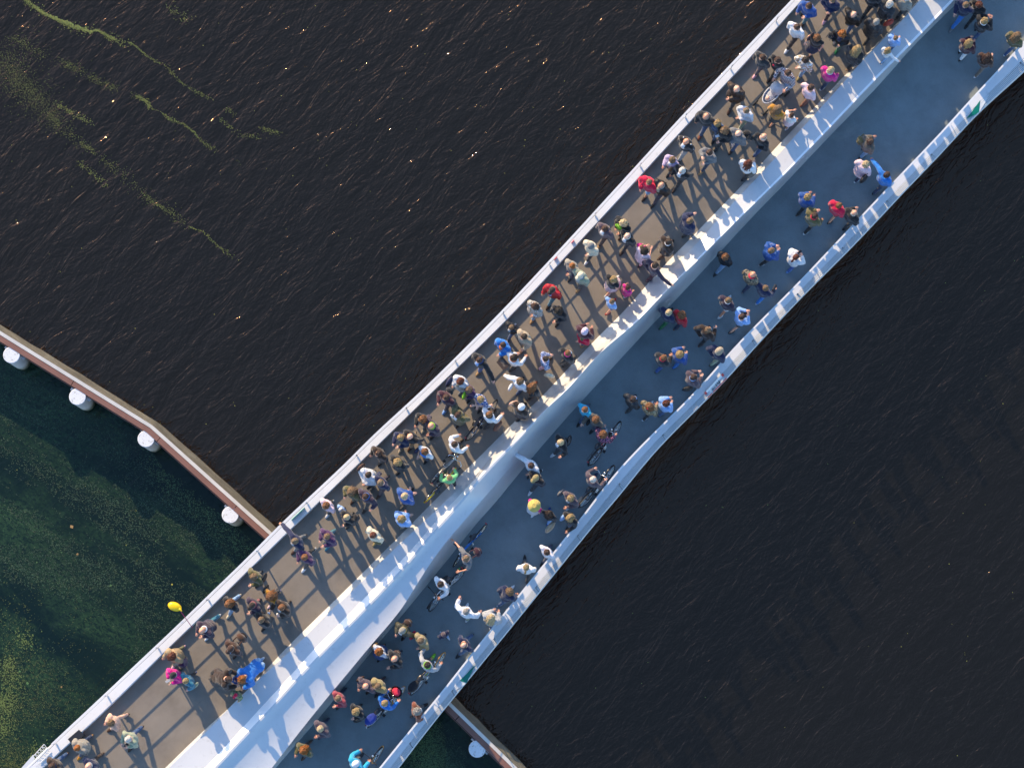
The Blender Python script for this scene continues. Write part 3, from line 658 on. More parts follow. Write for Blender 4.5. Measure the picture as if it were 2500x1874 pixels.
def tri_sign(pxs, label, li, lo, zo):
    """Triangular green plate with a pale field beside it, bolted over the slats."""
    o = None; bb = MB(); pts_ = []
    for x, y in pxs[0]:
        u, v = uv((x, y)); pts_.append(at(x, y, ZL + zlow(u) + zo))
    o = empty('navigation_sign', pts_[0].to_tuple()); tag(o, label, 'sign', 'green triangular navigation signs')
    for k, pg in enumerate(pxs):
        bb = MB(); pp = []
        for x, y in pg:
            u, v = uv((x, y)); pp.append(at(x, y, ZL + zlow(u) + zo + (0.012 if k == 0 else 0.0)))
        n_ = len(pp); a_ = sum(pp[i].x * pp[(i + 1) % n_].y - pp[(i + 1) % n_].x * pp[i].y for i in range(n_))
        if a_ < 0: pp.reverse()
        lo_ = [v - Vector((0, 0, .01)) for v in pp]; bb.add(pp + lo_, [tuple(range(n_)), tuple(reversed(range(n_, 2 * n_)))] + [(i, n_ + i, n_ + (i + 1) % n_, (i + 1) % n_) for i in range(n_)])
        on(o, bb.build('green_plate' if k == 0 else 'pale_plate', M_GREEN if k == 0 else M_SLAT))
    return o
t8 = lambda x, y: (1000 + x * 400 / 2212, 1600 + y * 400 / 2212)
t9 = lambda x, y: (2100 + x * 400 / 2211, 150 + y * 400 / 2211)
tri_sign([[t8(885, 120), t8(770, 365), t8(680, 335)], [t8(680, 337), t8(768, 367), t8(735, 392), t8(612, 470), t8(600, 430)]], 'green triangular sign on the outer edge above the guide wall', pN, pO, 0.20)
tri_sign([[t9(1620, 525), t9(1600, 690), t9(1435, 775)], [t9(1624, 525), t9(1604, 690), t9(1690, 555), t9(1750, 420)]], 'green triangular sign on the outer edge near the top right corner', pN, pO, 0.20)
# signs along the outer face of the upper kerb, seen edge on from above
def edge_sign(p0, p1, mat, label, group=None):
    o = None; a_, c_ = at(*p0, ZL + 0.34), at(*p1, ZL + 0.34); d = (c_ - a_); d.normalize(); n_ = Vector((d.y, -d.x, 0))
    bb = MB(); vs = []
    for p in (a_, c_):
        for oz, on_ in ((-0.42, -0.03), (0.0, 0.045)): vs += [p + n_ * on_ + Vector((0, 0, oz)), p + n_ * (on_ + .012) + Vector((0, 0, oz))]
    bb.add(vs, [(0, 2, 3, 1), (4, 5, 7, 6), (0, 4, 6, 2), (1, 3, 7, 5), (2, 6, 7, 3), (0, 1, 5, 4)])
    o = bb.build('edge_sign', mat); tag(o, label, 'sign', group); return o
edge_sign((709, 1266), (741, 1236), M_GREEN, 'green sign on the outer edge of the upper kerb beside the outstretched arm')
edge_sign((1393, 590), (1399, 583), M_RED, 'upper red end of a sign on the outer kerb of the upper deck', 'red sign ends on the upper kerb')
edge_sign((1351, 631), (1358, 624), M_RED, 'lower red end of a sign on the outer kerb of the upper deck', 'red sign ends on the upper kerb')

# ------------------------------------------------------------------ steel landing with lattice, lower left corner
t5 = lambda x, y, z=0.2: at(30 + x * 400 / 2211, 1574 + y * 400 / 2211, ZL + z)
o = empty('steel_landing', t5(300, 1550).to_tuple()); tag(o, 'white steel lattice landing at the end of the upper railing in the lower left corner', 'landing')
def flat(name, pts_, mat, th=0.03):
    bb = MB(); pp = list(pts_); n_ = len(pp)
    if sum(pp[i].x * pp[(i + 1) % n_].y - pp[(i + 1) % n_].x * pp[i].y for i in range(n_)) < 0: pp.reverse()
    lo_ = [v - Vector((0, 0, th)) for v in pp]
    bb.add(pp + lo_, [tuple(range(n_)), tuple(reversed(range(n_, 2 * n_)))] + [(i, n_ + i, n_ + (i + 1) % n_, (i + 1) % n_) for i in range(n_)]); return on(o, bb.build(name, mat))
flat('plate', [t5(100, 1680), t5(280, 1475), t5(305, 1530), t5(250, 1655), t5(190, 1740)], M_WHITE)
flat('plate', [t5(310, 1535, .15), t5(320, 1590, .15), t5(260, 1690, .15), t5(235, 1690, .15)], M_SLAT)
flat('end_plate', [t5(315, 1625, .215), t5(450, 1525, .215), t5(470, 1600, .215), t5(340, 1700, .215)], M_WHITE)
flat('sill', [t5(305, 1535, .1), t5(470, 1380, .1), t5(500, 1390, .1), t5(330, 1570, .1)], M_SLAT)
for (q0, q1, w_) in (((290, 1490), (430, 1335), (60, 45)), ((345, 1560), (490, 1415), (35, 28))):
    a0, a1 = Vector((*q0, 0)), Vector((*q1, 0)); b0, b1 = a0 + Vector((*w_, 0)), a1 + Vector((*w_, 0))
    bb = MB()
    for p_, q_ in ((a0, a1), (b0, b1)): bb.tube(t5(p_.x, p_.y, .3), t5(q_.x, q_.y, .3), 0.012, n=6, caps=0)
    on(o, bb.build('lattice_rail', M_RAILW))
    for k in range(9):
        f, g = k / 9, (k + 1) / 9; p_ = (a0 if k % 2 else b0).lerp(a1 if k % 2 else b1, f); q_ = (b0 if k % 2 else a0).lerp(b1 if k % 2 else a1, g)
        bb = MB(); bb.tube(t5(p_.x, p_.y, .3), t5(q_.x, q_.y, .3), 0.009, n=5, caps=0); on(o, bb.build('lattice_bar', M_RAILW))

# ------------------------------------------------------------------ people: parts
HEADZ = 1.60
def head_mesh_data():
    """Template head: skull with brow, eye sockets, nose, mouth, chin and ears, facing +X, centre at 0."""
    vs, fs, ms = [], [], []; n, m = 20, 14
    def shape(th, ph):
        x, y, z = math.sin(th) * math.cos(ph), math.sin(th) * math.sin(ph), math.cos(th)
        X, Y, Z = x * 0.098, y * 0.077, z * 0.122
        fr = max(0.0, x)
        if z < 0: Y *= 1 - 0.22 * (-z) * (0.4 + 0.6 * fr); X *= 1 - 0.10 * (-z) if x > 0 else 1 - 0.35 * (-z)
        nose = math.exp(-((Y / 0.013) ** 2) - ((Z + 0.018) / 0.026) ** 2); X += 0.026 * nose * (x > 0.4)
        sock = math.exp(-((abs(Y) - 0.031) / 0.014) ** 2 - ((Z - 0.008) / 0.012) ** 2); X -= 0.010 * sock * (x > 0.3)
        brow = math.exp(-((abs(Y) - 0.030) / 0.022) ** 2 - ((Z - 0.030) / 0.010) ** 2); X += 0.005 * brow * (x > 0.3)
        lip = math.exp(-(Y / 0.020) ** 2 - ((Z + 0.056) / 0.009) ** 2); X += 0.006 * lip * (x > 0.3)
        chin = math.exp(-(Y / 0.024) ** 2 - ((Z + 0.098) / 0.018) ** 2); X += 0.010 * chin * (x > 0.2)
        return Vector((X, Y, Z))
    for k in range(1, m):
        for i in range(n): vs.append(shape(math.pi * k / m, 2 * math.pi * i / n))
    vs += [shape(0, 0), shape(math.pi, 0)]; T, B_ = len(vs) - 2, len(vs) - 1
    for i in range(n):
        j = (i + 1) % n; fs.append((T, i, j)); ms.append(0); fs.append((B_, (m - 2) * n + j, (m - 2) * n + i)); ms.append(0)
        for k in range(m - 2):
            f = (k * n + i, (k + 1) * n + i, (k + 1) * n + j, k * n + j); c = sum((vs[q] for q in f), Vector()) / 4
            lip = c.x > 0.06 and abs(c.y) < 0.024 and abs(c.z + 0.058) < 0.011; fs.append(f); ms.append(3 if lip else 0)
    mb = MB(); mb.v = [tuple(v) for v in vs]; mb.f = fs; mb.m = ms
    for s in (-1, 1):
        mb.ball((-0.006, 0.079 * s, -0.004), (0.018, 0.009, 0.032), 8, 6)
        mb.ball((0.083, 0.031 * s, 0.007), 0.0125, 8, 6, 1); mb.ball((0.0915, 0.031 * s, 0.007), (0.0055, 0.006, 0.006), 6, 5, 2)
    return mb
HEAD = head_mesh_data()
def hand_template():
    """Right hand along +X from the wrist at 0, palm down, slightly curled; thumb towards +Y."""
    mb = MB(); mb.loft([(0, 0, -0.005, 0.02, 0.02), (0, 0, 0.0, 0.02, 0.02)], 6) if False else None
    mb.ball((0.045, 0, 0), (0.052, 0.040, 0.016), 8, 6)
    for y, l, k in ((0.030, 0.066, .9), (0.010, 0.076, 1.0), (-0.010, 0.070, .95), (-0.029, 0.054, .8)):
        a = Vector((0.080, y * 0.95, 0)); b1 = a + Vector((l * 0.5, y * 0.10, -0.006)); c = b1 + Vector((l * 0.42, y * 0.02, -0.022))
        mb.tube(a, b1, 0.0092 * k, 0.0085 * k, 5, 0, 0); mb.tube(b1, c, 0.0085 * k, 0.0068 * k, 5, 0, 1)
    mb.tube((0.025, 0.030, -0.002), (0.058, 0.062, -0.010), 0.0115, 0.0098, 5, 0, 0); mb.tube((0.058, 0.062, -0.010), (0.084, 0.070, -0.018), 0.0098, 0.0078, 5, 0, 1)
    return mb
HAND = hand_template()
ARM = {  # elbow, wrist for the LEFT side (+Y); mirrored for the right
    'd': ((-.03, .235, 1.13), (.03, .235, .89)), 'f': ((.03, .235, 1.12), (.20, .20, .94)), 'b': ((-.12, .235, 1.14), (-.16, .24, .91)),
    'p': ((.03, .25, 1.13), (.24, .10, 1.17)), 'u': ((.13, .26, 1.24), (.22, .09, 1.47)), 'h': ((.08, .265, 1.14), (.29, .22, 1.03)),
    's': ((.04, .42, 1.26), (.10, .64, 1.12)), 'c': ((.06, .27, 1.14), (.23, -.04, 1.16)), 'k': ((-.12, .27, 1.13), (-.17, .06, .96)),
    'o': ((.08, .34, 1.16), (.30, .38, 1.10)), 'r': ((-.10, .33, 1.16), (-.12, .50, 1.00)), 'w': ((.02, .31, 1.18), (.18, .33, 1.28)), 'g': ((.08, .26, 1.12), (.32, .19, 1.02))}
def pose(arms, stride, rnd, lean=0.0, crouch=0.0):
    """Joints of a figure 1.72 m tall at the origin facing +X."""
    J = {}; lz = -crouch
    for s, a in ((1, arms[0]), (-1, arms[1])):
        e, w_ = ARM[a]; j = lambda r: rnd.uniform(-r, r)
        J['sh', s] = Vector((lean * .45, .175 * s, 1.40 + lz)); J['el', s] = Vector((e[0] + lean * .4 + j(.03), (e[1] + j(.02)) * s, e[2] + lz)); J['wr', s] = Vector((w_[0] + lean * .4 + j(.04), (w_[1] + j(.02)) * s, w_[2] + lz + j(.02)))
        f = stride * s
        J['hip', s] = Vector((-lean * .1, .09 * s, .93 + lz)); J['kn', s] = Vector((f * 0.42 + 0.05 + crouch * .45, .095 * s, .50 + lz * .45 + (0.02 if f < 0 else 0))); J['an', s] = Vector((f - (0.03 if f < 0 else 0) - crouch * .05, .09 * s, .085 + (0.05 if f < -0.15 else 0)))
    return J
def torso(mb, J, g, top, bot, hem=1.0):
    """Lofted trunk, grown by g, from height bot to the shoulders."""
    lean = J['sh', 1].x / .45; lz = J['sh', 1].z - 1.40; lx = lambda z: lean * .45 * max(0, (z - .93)) / .47
    rows = [(.50, .155, .19), (.70, .145, .185), (.85, .128, .175), (.95, .122, .170), (1.05, .108, .152), (1.16, .112, .155), (1.27, .125, .172), (1.36, .120, .182), (1.43, .085, .150), (1.475, .055, .07)]
    r = []
    for z, a, b_ in rows:
        if z < bot - 1e-6 or z > top: continue
        k = 1.0 + (hem - 1) * max(0, (1.0 - z)) / .4; r.append((lx(z), 0, z + lz, (a + g) * k, (b_ + g) * k))
    mb.loft(r, 14)
def foot_dir(J, s): return Vector((1, 0.12 * s, 0))
def raw_body(J):
    mb = MB(); torso(mb, J, -.010, 1.5, .84)
    hx = J['sh', 1].x; mb.tube((hx, 0, J['sh', 1].z + .02), (hx + .015, 0, J['sh', 1].z + .15), .056, .052, 8)
    for s in (1, -1):
        mb.tube(J['sh', s], J['el', s], .048, .038, 8); mb.tube(J['el', s], J['wr', s], .038, .027, 8)
        mb.tube(J['hip', s], J['kn', s], .080, .054, 8); mb.tube(J['kn', s], J['an', s], .052, .038, 8)
        a = J['an', s]; mb.tube(a + Vector((-.03, 0, -.03)), a + Vector((.13, .01 * s, -.05)), .036, .030, 8)
    return mb
def raw_top(J, kind):
    g, bot, hem = {'j': (.030, .85, 1.06), 'c': (.036, .50, 1.12), 't': (.014, .85, 1.05), 'v': (.026, .85, 1.04), 's': (.016, .85, 1.04), 'd': (.016, .50, 1.22), 'p': (.050, .85, 1.0)}[kind]
    mb = MB(); torso(mb, J, g, 1.46, bot, hem)
    for s in (1, -1):
        r = .053 + g * .95; e, w_ = J['el', s], J['wr', s]
        mb.tube(J['sh', s] + Vector((0, -.02 * s, .0)), J['sh', s], r * 1.06, r * 1.08, 9)
        if kind == 'v': continue
        if kind in 'td': mb.tube(J['sh', s], J['sh', s].lerp(e, .72), r * 1.05, r * 1.05, 9)
        else: mb.tube(J['sh', s], e, r * 1.05, r * .90, 9); mb.tube(e, e.lerp(w_, .93), r * .90, r * .74, 9)
    if kind in 'jcp':   # collar roll
        hx = J['sh', 1].x; z = J['sh', 1].z + .05
        for i in range(8):
            a, b_ = 2 * math.pi * i / 8, 2 * math.pi * (i + 1) / 8; mb.tube((hx - .01 + .075 * math.cos(a), .082 * math.sin(a), z), (hx - .01 + .075 * math.cos(b_), .082 * math.sin(b_), z), .026, .026, 6, 0, 1)
    return mb
def raw_bottom(J, kind):
    mb = MB(); torso(mb, J, .012, .96, .84)
    if kind == 'k':
        hz = J['hip', 1].z; x = (J['kn', 1].x + J['kn', -1].x) / 2
        mb.loft([(x * .8, 0, hz - .42, .22 + abs(J['kn', 1].x - J['kn', -1].x) * .35, .23), (0, 0, hz - .1, .165, .20), (0, 0, hz + .06, .125, .17)], 14); return mb
    for s in (1, -1):
        a = J['hip', s]; k = J['kn', s]; n_ = J['an', s]
        if kind == 's': mb.tube(a, a.lerp(k, .86), .098, .085, 9)
        else: mb.tube(a, k, .098, .070, 9); mb.tube(k, n_.lerp(k, -.02), .068, .055 if kind == 't' else .048, 9)
    return mb
def shoe_mesh():
    mb = MB(); mb.loft([(.045, 0, 0, .135, .044), (.045, 0, .018, .140, .048)], 12); mb.loft([(.045, 0, .0185, .133, .044), (.04, 0, .05, .118, .042), (-.005, 0, .085, .066, .040), (-.02, 0, .105, .045, .038)], 12)
    return mb.mesh('shoe', True)
SHOE = shoe_mesh()
def hair_mesh(style, rnd):
    """Hair as a thick shell of locks round the head (centre 0, face to +X)."""
    mb = MB(); n, m = 22, 12; vs = []; sd = rnd.uniform(0, 90)
    vol = {'s': .009, 'l': .017, 'p': .010, 'o': .018, 'c': .030, 'n': .010, 'f': .006}[style]
    def rad(th, ph):
        x, y, z = math.sin(th) * math.cos(ph), math.sin(th) * math.sin(ph), math.cos(th)
        nz = noise.noise(Vector((x * 4, y * 4, z * 2 + sd))) * .5 + .5
        lock = abs(math.sin(ph * 7 + 3 * noise.noise(Vector((x * 2, y * 2, z + sd))))) * (.012 if style in 'loc' else .005)
        k = vol * (0.3 + 1.4 * nz) + lock * 1.3 + .016 * noise.noise(Vector((x * 2.2 + sd, y * 2.2, z * 2)))
        if style == 'c': k += .030 * noise.noise(Vector((x * 9 + sd, y * 9, z * 9)))
        return Vector((x * (.098 + k), y * (.077 + k), z * (.122 + k * .75)))
    low = {'s': 1.75, 'f': 1.75, 'p': 1.8, 'n': 1.8, 'l': 2.25, 'o': 2.25, 'c': 2.15}[style]
    for k in range(0, m + 1):
        for i in range(n):
            ph = 2 * math.pi * i / n; front = max(0, math.cos(ph)); side = abs(math.sin(ph))
            lim = low * (1 - .52 * front ** 1.3) if style != 'f' else low
            st = 0.0 if style != 'f' else 1.0 + .75 * front ** 2                 # 'f': bald crown, a fringe round the back
            th = st + (lim - st) * k / m; vs.append(rad(max(th, .02), ph))
    fs = [(k * n + i, (k + 1) * n + i, (k + 1) * n + (i + 1) % n, k * n + (i + 1) % n) for k in range(m) for i in range(n)]
    mb.v = [tuple(v) for v in vs]; mb.f = fs; mb.m = [0] * len(fs)
    if style in 'loc':                                                        # loose locks break the outline
        for q in range(26):
            a = rnd.uniform(0, 2 * math.pi); t0 = rnd.uniform(.35, 1.2); t1 = t0 + rnd.uniform(.3, .6)
            if math.cos(a) > .55 and t1 > 1.0: continue
            p0, p1 = rad(t0, a) * 1.0, rad(t1, a + rnd.uniform(-.35, .35)) * 1.04; w_ = rnd.uniform(.010, .017)
            mb.tube(p0, p1, w_, w_ * .7, 5, 0, 1)
    if style == 'l':                                                          # lengths falling over the back and shoulders
        for q in range(13):
            a = math.pi + (q - 6) * .27 + rnd.uniform(-.08, .08); r0 = Vector((math.cos(a) * .098, math.sin(a) * .088, -.03))
            p1 = r0 + Vector((math.cos(a) * .030, math.sin(a) * .035, -.12)); p2 = p1 + Vector((-.055 + rnd.uniform(-.02, .02), math.sin(a) * .03 + rnd.uniform(-.02, .02), -.12 - rnd.uniform(0, .08)))
            w_ = rnd.uniform(.022, .034); mb.tube(r0, p1, w_, w_ * 1.05, 6, 0, 1); mb.tube(p1, p2, w_ * 1.05, w_ * .5, 6, 0, 1)
    if style == 'p':
        mb.ball((-.118, 0, .03), (.024, .024, .024), 7, 5); mb.tube((-.125, 0, .03), (-.165, rnd.uniform(-.02, .02), -.06), .028, .033, 7, 0, 1); mb.tube((-.165, 0, -.06), (-.175, rnd.uniform(-.03, .03), -.20), .033, .012, 7, 0, 1)
    if style == 'n': mb.ball((-.105, 0, .065), (.042, .042, .040), 9, 7)
    return mb.mesh('hair', True)
def hat_mesh(kind):
    mb = MB()
    if kind == 'cap':
        mb.loft([(0, 0, .03, .108, .087), (0, 0, .075, .104, .084), (-.004, 0, .115, .080, .064), (-.006, 0, .135, .035, .028)], 16); mb.loft([(.11, 0, .034, .07, .068), (.105, 0, .044, .072, .070)], 12); mb.ball((-.006, 0, .137), .008, 6, 4)
    elif kind == 'beanie':
        mb.loft([(0, 0, .000, .112, .091), (0, 0, .035, .116, .095), (0, 0, .037, .110, .090), (-.004, 0, .09, .104, .084), (-.008, 0, .13, .070, .058), (-.01, 0, .150, .025, .02)], 18)
    elif kind == 'straw':
        mb.loft([(0, 0, .045, .205, .195), (0, 0, .052, .207, .197), (0, 0, .0525, .112, .094), (0, 0, .10, .100, .084), (0, 0, .135, .088, .072), (0, 0, .128, .055, .045)], 24)
    elif kind == 'helmet':
        mb.loft([(0, 0, .025, .122, .100), (0, 0, .06, .124, .102), (-.004, 0, .115, .100, .082), (-.006, 0, .148, .055, .045), (-.006, 0, .155, .02, .016)], 18)
    elif kind == 'scarf':
        mb.loft([(-.02, 0, -.13, .105, .10), (-.02, 0, -.08, .108, .098), (-.01, 0, .02, .118, .098), (-.005, 0, .09, .108, .088), (-.008, 0, .135, .07, .058), (-.01, 0, .150, .02, .02)], 16)
    elif kind == 'hood':
        mb.loft([(-.03, 0, -.12, .115, .105), (-.02, 0, .0, .125, .105), (-.012, 0, .09, .112, .092), (-.02, 0, .14, .075, .06), (-.03, 0, .155, .02, .02)], 16)
    return mb.mesh('hat', True)
CL = {k: hexc(v) for k, v in dict(black='#1b1c20', char='#2b2d31', grey='#6b6d70', lgrey='#a3a5a8', white='#d9dbde', cream='#d2c7ad', navy='#1a2345', blue='#274f93', bblue='#1f6fc0', sky='#7fa6dc', teal='#2d6f86', turq='#29a5c8', jeans='#2d4a73', ljeans='#7fa0c4', djeans='#22314d',
    red='#b01c28', crimson='#c3103f', coral='#96404a', maroon='#3d1c29', magenta='#c4127e', pink='#d9a7b4', lpink='#dcbfc6', purple='#46294f', lilac='#a99bb8', mauve='#54474f', plum='#372b3c', green='#1f6b3d', lime='#86c232', mint='#6fb878', olive='#5c5736', sage='#8d9780', khaki='#94855a', camo='#4d4a38',
    tan='#a3835c', brown='#40291f', dbrown='#33261f', rust='#7a4530', mustard='#b07a24', beige='#9f917b', taupe='#5f574e', peach='#d5a78f', orange='#c9651a', yellow='#c9a414', wht2='#c9ccd1', stone='#8b867b').items()}
HAIRC = {k: hexc(v) for k, v in dict(brown='#40291f', dbrown='#2f2118', black='#191512', blond='#a0875c', lblond='#c4ae86', ginger='#7d5230', red='#5f2c1a', orange='#96581f', grey='#97928a', white='#cfcac0', ash='#7a6750', tan='#786046').items()}
SKIN = ['#e0ac92', '#d9a184', '#e6b79f', '#cf967a', '#d8a890']
HATC = dict(CL); HATC.update(straw=hexc('#c3ad5c'), floral=hexc('#b9a6c0'))

RAW, PEOPLE = [], []
NECK = [('lime green scarf', 'lime', 'scarf', .040), ('pale scarf', 'wht2', 'scarf', .045), ('red scarf', 'crimson', 'scarf', .034), ('grey scarf', 'lgrey', 'scarf', .050), ('teal scarf', 'turq', 'scarf', .036),
        ('pink scarf', 'magenta', 'scarf', .034), ('black scarf', 'black', 'scarf', .046), ('fur scarf', 'beige', 'scarf', .060), ('yellow scarf', 'yellow', 'scarf', .034), ('striped scarf', 'white', 'scarf', .042), ('lime hood', 'lime', 'hood_edge', .046),
        ('orange hood', 'orange', 'hood_edge', .052), ('lime collar', 'lime', 'collar', .034), ('white collar', 'white', 'collar', .024), ('white shirt', 'white', 'collar', .028), ('bright blue shirt', 'bblue', 'collar', .034), ('over blue shirt', 'blue', 'collar', .034), ('coral shirt', 'coral', 'collar', .040), ('over red shirt', 'crimson', 'collar', .028)]
def neck_ring(body, J, col, name, r):
    mb = MB(); hx = J['sh', 1].x + .012; z = J['sh', 1].z + .062; k = 10
    for i in range(k):
        p, q = 2 * math.pi * i / k, 2 * math.pi * (i + 1) / k
        mb.tube((hx + .078 * math.cos(p), .078 * math.sin(p), z - .018 * math.cos(p)), (hx + .078 * math.cos(q), .078 * math.sin(q), z - .018 * math.cos(q)), r * .8, r * .8, 6, 0, 1)
    o = mb.build(name, M_CLOTH, body, True); o.color = CL[col]
def chest_patch(body, J, col, name, w=.075, h=.16, zc=1.30):
    mb = MB(); lz = J['sh', 1].z - 1.40; mb.loft([(.128, 0, zc - h + lz, .045, w), (.134, 0, zc + lz, .045, w), (.100, 0, zc + h * .9 + lz, .045, w * .8)], 10); o = mb.build(name, M_CLOTH, body, True); o.color = CL[col]
def extras(body, label, J, hp, tilt, kind, rnd):
    for kw, col, name, r in NECK:
        if kw in label and not (kw == 'white shirt' and 'suit' not in label and 'jacket' not in label): neck_ring(body, J, col, name, r); break
    else:
        if kind in 'jcp' and rnd.random() < .5: neck_ring(body, J, rnd.choice(['white', 'lgrey', 'char', 'sky', 'beige', 'grey', 'navy']), 'collar', .026)
    if 'suit' in label or 'open' in label: chest_patch(body, J, 'white', 'shirt_front')
    elif 'orange front' in label: chest_patch(body, J, 'orange', 'jacket_front', .10)
    elif 'blue apron' in label: chest_patch(body, J, 'bblue', 'apron', .12)
    elif 'chest logo' in label: chest_patch(body, J, 'crimson', 'logo', .035, .05, 1.28)
    elif kind in 'jc' and rnd.random() < .35: chest_patch(body, J, rnd.choice(['white', 'lgrey', 'char', 'sky', 'beige', 'navy']), 'shirt_front')
    if 'white stripes' in label:
        for s in (1, -1): mb = MB(); mb.tube(J['sh', s] + Vector((-.03, -.03 * s, .075)), J['sh', s].lerp(J['el', s], .6) + Vector((.0, .07 * s, .0)), .020, .022, 6); o = mb.build('stripe', M_CLOTH, body, True); o.color = CL['white']
    if 'glasses' in label: mb = MB(); mb.tube((.092, -.062, .012), (.092, .062, .012), .014, n=7); o = mb.build('glasses', M_BIKEBLK, body, True); o.location = hp; o.rotation_euler = (0, tilt, 0)
    if 'hair tie' in label: mb = MB(); mb.ball((-.115, 0, .06), .03, 8, 6); o = mb.build('hair_tie', M_CLOTH, body, True); o.location = hp; o.color = CL['crimson']
def remesh_later(mb, name, vox, disp, mats, parent, color, seed):
    me = mb.mesh(name); o = bpy.data.objects.new(name, me); COL.objects.link(o)
    RAW.append((o, vox, disp, mats, parent, color)); return o
TEXC = {}
def person(pt, face, hair, top, bottom, shoe, arms, stride, size, label, z, cat='person', group=None, lean=0.0, crouch=0.0, base=None):
    """One figure. pt: pixel of the crown of the head; face: direction looked at, degrees anticlockwise from the right of the picture; z: level stood on."""
    rnd = random.Random(hash((round(pt[0]), round(pt[1]))) & 0xffff)
    hz = (HEADZ - crouch) * size; c = at(pt[0], pt[1], z + hz)
    J = pose(arms, stride, rnd, lean, crouch); fx = lean * .45 + .03 + lean * .12
    ca, sa = math.cos(R(face)), math.sin(R(face)); ox, oy = fx * size * ca, fx * size * sa
    loc = Vector((c.x - ox, c.y - oy, z))
    skin = hexc(rnd.choice(SKIN)); mb = raw_body(J)
    body = remesh_later(mb, 'person', .030, 0, [M_SKIN, M_EYE, M_IRIS, M_LIP], None, skin, 0)
    body.location = loc; body.rotation_euler = (0, 0, R(face)); body.scale = (size * rnd.uniform(1.0, 1.07), size * rnd.uniform(1.03, 1.10), size)
    tag(body, label, cat, group); PEOPLE.append((body, J, fx, crouch, rnd, face))
    kind, colr = top.split(':')[:2]; pat = top.split(':')[2] if top.count(':') > 1 else None
    tmat = PAT[pat] if pat in PAT else (M_SHINY if pat == 'shiny' else M_CLOTH)
    names = {'j': 'jacket', 'c': 'coat', 't': 'shirt', 'v': 'vest', 's': 'sweater', 'd': 'dress', 'p': 'padded_jacket'}
    remesh_later(raw_top(J, kind), names[kind], .026, .022, [tmat], body, CL[colr], 1)
    bk, bc = bottom.split(':'); remesh_later(raw_bottom(J, bk), {'t': 'trousers', 's': 'shorts', 'k': 'skirt', 'l': 'leggings'}[bk], .030, .014, [M_CLOTH], body, CL[bc], 2)
    for s in (1, -1):
        sh = link('shoe', SHOE, M_LEATHER if not SHOE.materials else (), body); a = J['an', s]; sh.location = (a.x, a.y, a.z - .085); sh.rotation_euler = (0, (0.45 if a.z > .1 else 0), .12 * s); sh.color = CL[shoe]
    hs, hc = hair.split(':')[:2]; hp = Vector((fx, 0, HEADZ - crouch)); tilt = rnd.uniform(-.05, .22)
    if hs in 'slpocnf':
        h = link('hair', hair_mesh(hs, rnd), M_HAIR, body); h.location = hp; h.rotation_euler = (0, tilt, 0); h.color = HAIRC[hc]
    elif hs != 'b':
        hk = {'a': 'cap', 'e': 'beanie', 'w': 'straw', 'y': 'helmet', 'd': 'scarf', 'q': 'hood'}[hs]
        if hs in 'aewy':
            h = link('hair', hair_mesh('s', rnd), M_HAIR, body); h.location = hp; h.rotation_euler = (0, tilt, 0); h.color = HAIRC[rnd.choice(['brown', 'dbrown', 'ash', 'blond'])]
        h = link({'cap': 'cap', 'beanie': 'beanie', 'straw': 'hat', 'helmet': 'helmet', 'scarf': 'headscarf', 'hood': 'hood'}[hk], hat_mesh(hk), PAT['floral'] if hc == 'floral' else M_CLOTH, body); h.location = hp; h.rotation_euler = (0, tilt, 0); h.scale = (1.03, 1.03, 1.03); h.color = HATC[hc]
    body['tilt'] = tilt
    extras(body, label, J, hp, tilt, kind, rnd)
    return body
